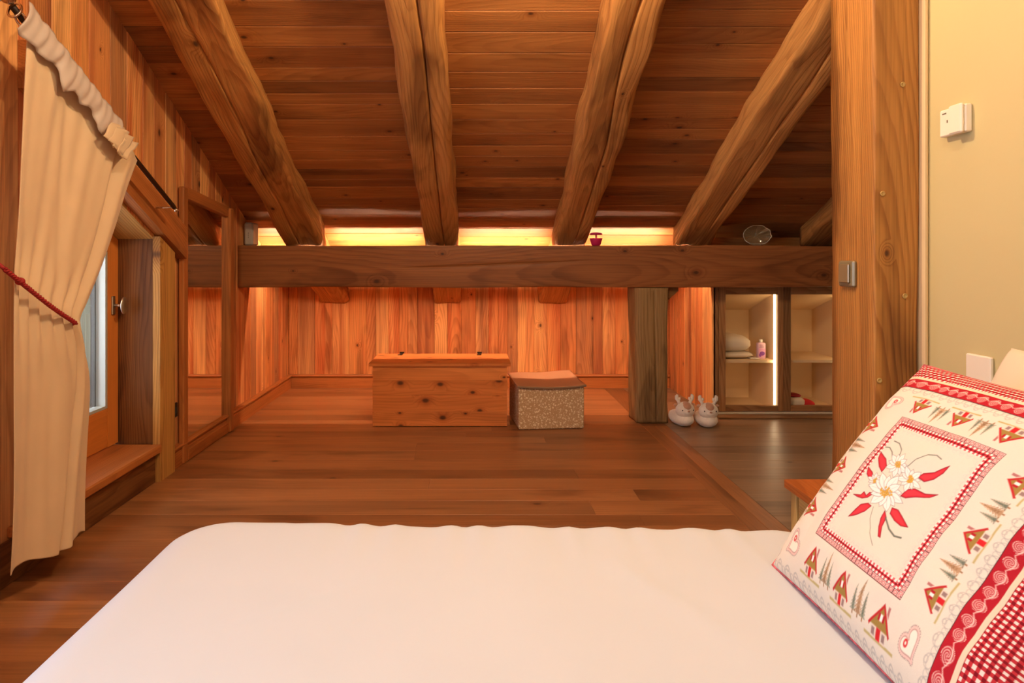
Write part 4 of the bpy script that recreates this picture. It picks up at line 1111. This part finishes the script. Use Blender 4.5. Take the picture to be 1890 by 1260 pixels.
# weave noise
rs_=np.random.RandomState(3); img*= (1+ .012*(rs_.rand(NP,NP,1)-.5))
lin=np.clip(img/255,0,1); lin=np.where(lin<=.04045,lin/12.92,((lin+.055)/1.055)**2.4)

cu=thing('patterned_cushion','red and cream cushion printed with edelweiss and chalets, leaning on the bed','cushion')
CW,CH=.497,.477
f2=pillow_mesh(0,0,CW,CH,.076,.52,11,pinch=.03,wr=.006)
# vectorised front surface
n1=NP
gu=np.linspace(0,1,n1); Ug,Vg=np.meshgrid(gu,gu)
u=2*Ug-1; v=2*Vg-1
sh=np.clip((1-np.abs(u)**2.6)*(1-np.abs(v)**2.6),0,1); th_=.076*sh**.52
pu=1-.03*(1-v*v)*np.abs(u)**3; pv=1-.03*(1-u*u)*np.abs(v)**3
cn=np.array([[f2(i/39,j/39,1).z for i in range(40)] for j in range(40)])
# low-res wrinkle field, bilinear upsample
bw=np.array([[ .006*noise.noise(Vector((2.2*(2*i/39-1)+11,2.2*(2*j/39-1),3)))+.003*noise.noise(Vector((6*(2*i/39-1)+11,6*(2*j/39-1),1))) for i in range(40)] for j in range(40)])
fi=gu*39; i0=np.clip(fi.astype(int),0,38); fr_=fi-i0
bwx=bw[:,i0]*(1-fr_)+bw[:,i0+1]*fr_; bwf=bwx[i0,:]*(1-fr_)[:,None]+bwx[i0+1,:]*fr_[:,None]
Zf=th_+bwf*np.minimum(1,sh*4)
co=np.stack([(u*pu*.5+.5)*CW,(v*pv*.5+.5)*CH,Zf],-1).reshape(-1,3)
me=bpy.data.meshes.new('cushion_cover')
idx=np.arange(n1*n1).reshape(n1,n1); q=np.stack([idx[:-1,:-1],idx[:-1,1:],idx[1:,1:],idx[1:,:-1]],-1).reshape(-1,4)
me.vertices.add(n1*n1); me.vertices.foreach_set('co',co.astype(np.float32).ravel())
me.loops.add(q.size); me.loops.foreach_set('vertex_index',q.ravel().astype(np.int32))
me.polygons.add(len(q)); me.polygons.foreach_set('loop_start',np.arange(0,q.size,4,dtype=np.int32))
me.update(calc_edges=True); me.polygons.foreach_set('use_smooth',np.ones(len(q),bool))
ca=me.color_attributes.new('print','FLOAT_COLOR','POINT'); 
ca.data.foreach_set('color',np.concatenate([lin.reshape(-1,3),np.ones((n1*n1,1))],1).astype(np.float32).ravel())
s=NT('printed_cushion_cloth'); a_=s.n('ShaderNodeAttribute',_attribute_name='print'); s.l(a_.outputs['Color'],s.bsdf.inputs['Base Color']); s.bsdf.inputs['Roughness'].default_value=.9; s.bsdf.inputs['Specular IOR Level'].default_value=.2
b=s.n('ShaderNodeBump'); b.inputs['Strength'].default_value=.25; b.inputs['Distance'].default_value=.0006; s.l(s.noise(s.n('ShaderNodeTexCoord').outputs['Object'],900,1),b.inputs['Height']); s.l(b.outputs[0],s.bsdf.inputs['Normal'])
me.materials.append(s.m)
o=bpy.data.objects.new('cushion_cover',me); C.objects.link(o); o.parent=cu
m=MB(); m.grid(lambda a,b:f2(a,b,-1),50,50,flip=True); m.build('cushion_back', m_pill, cu)
per=[]
for k in range(4):
    for j in range(40):
        tt=j/40; ab=[(tt,0),(1,tt),(1-tt,1),(0,1-tt)][k]; per.append(f2(*ab,1)*1.0)
m=MB(); m.tube(per,.0028,8,closed=True); tag(m.build('piping', plain('red_white_piping',(206,96,100),.8,var=.5,vs=120), cu),'red and white piped edge')
Vc=Vector((.6,0,.8)); Uc=Vector((0,-1,0)); Wc=Vector((-.8,0,.6))
# rotation keeps a right-handed frame: U x V = W
assert (Uc.cross(Vc)-Wc).length<1e-3 or True
Vc=Vector((.605,0,.796)).normalized(); Wc=Vector((-Vc.z,0,Vc.x)); frame_obj(cu, Vector((.572,1.25,.500)), Uc, Vc, Wc)

# embroidered pillow in the near right corner
ep=thing('embroidered_pillow','white embroidered pillow lying at the lower right corner of the bed','pillow')
s=NT('embroidered_white_cloth'); tc=s.n('ShaderNodeTexCoord').outputs['Object']
v=s.n('ShaderNodeTexVoronoi',_feature='DISTANCE_TO_EDGE'); s.l(tc,v.inputs['Vector']); v.inputs['Scale'].default_value=55
s.l(s.mix(s.mrange(v.outputs['Distance'],.02,.06,.7,0),srgb(240,232,220),srgb(196,160,150)),s.bsdf.inputs['Base Color']); s.bsdf.inputs['Roughness'].default_value=.9
f3=pillow_mesh(0,0,.40,.36,.07,.42,31,pinch=.03)
m=MB(); m.grid(lambda a,b:f3(a,b,1),40,36); m.grid(lambda a,b:f3(a,b,-1),40,36,flip=True); m.build('pillow_case', s.m, ep)
frame_obj(ep, Vector((.665,.755,.545)), Vector((0,-1,0)), Vector((.94,0,.34)).normalized(), Vector((-.34,0,.94)).normalized())

# ------------------------------------------------------------------ nightstand
ns=thing('nightstand','small wooden nightstand with reddish top between the bed and the thick post','nightstand',(.887,1.868,0))
m=MB()
for k in range(3): m.board((0+.134*k,-.325,.457),(0,1,0),(1,0,0),(0,0,1),.325,.1335,.022,.001,tint=.3+.2*k)
m.build('top', m_ntop, ns)
for x_ in (.012,.355):
    for y_ in (-.315,-.045):
        m=MB(); m.box(x_,x_+.032,y_,y_+.032,.001,.433,axis=2,bev=.003); m.build('leg', m_night, ns)
for x_ in (.018,.363):
    m=MB(); m.box(x_,x_+.016,-.282,-.046,.06,.433,axis=1,bev=.001); m.build('side_panel', m_night, ns)
m=MB(); m.box(.045,.354,-.040,-.026,.06,.433,axis=0,bev=.001); m.build('back_panel', m_night, ns)
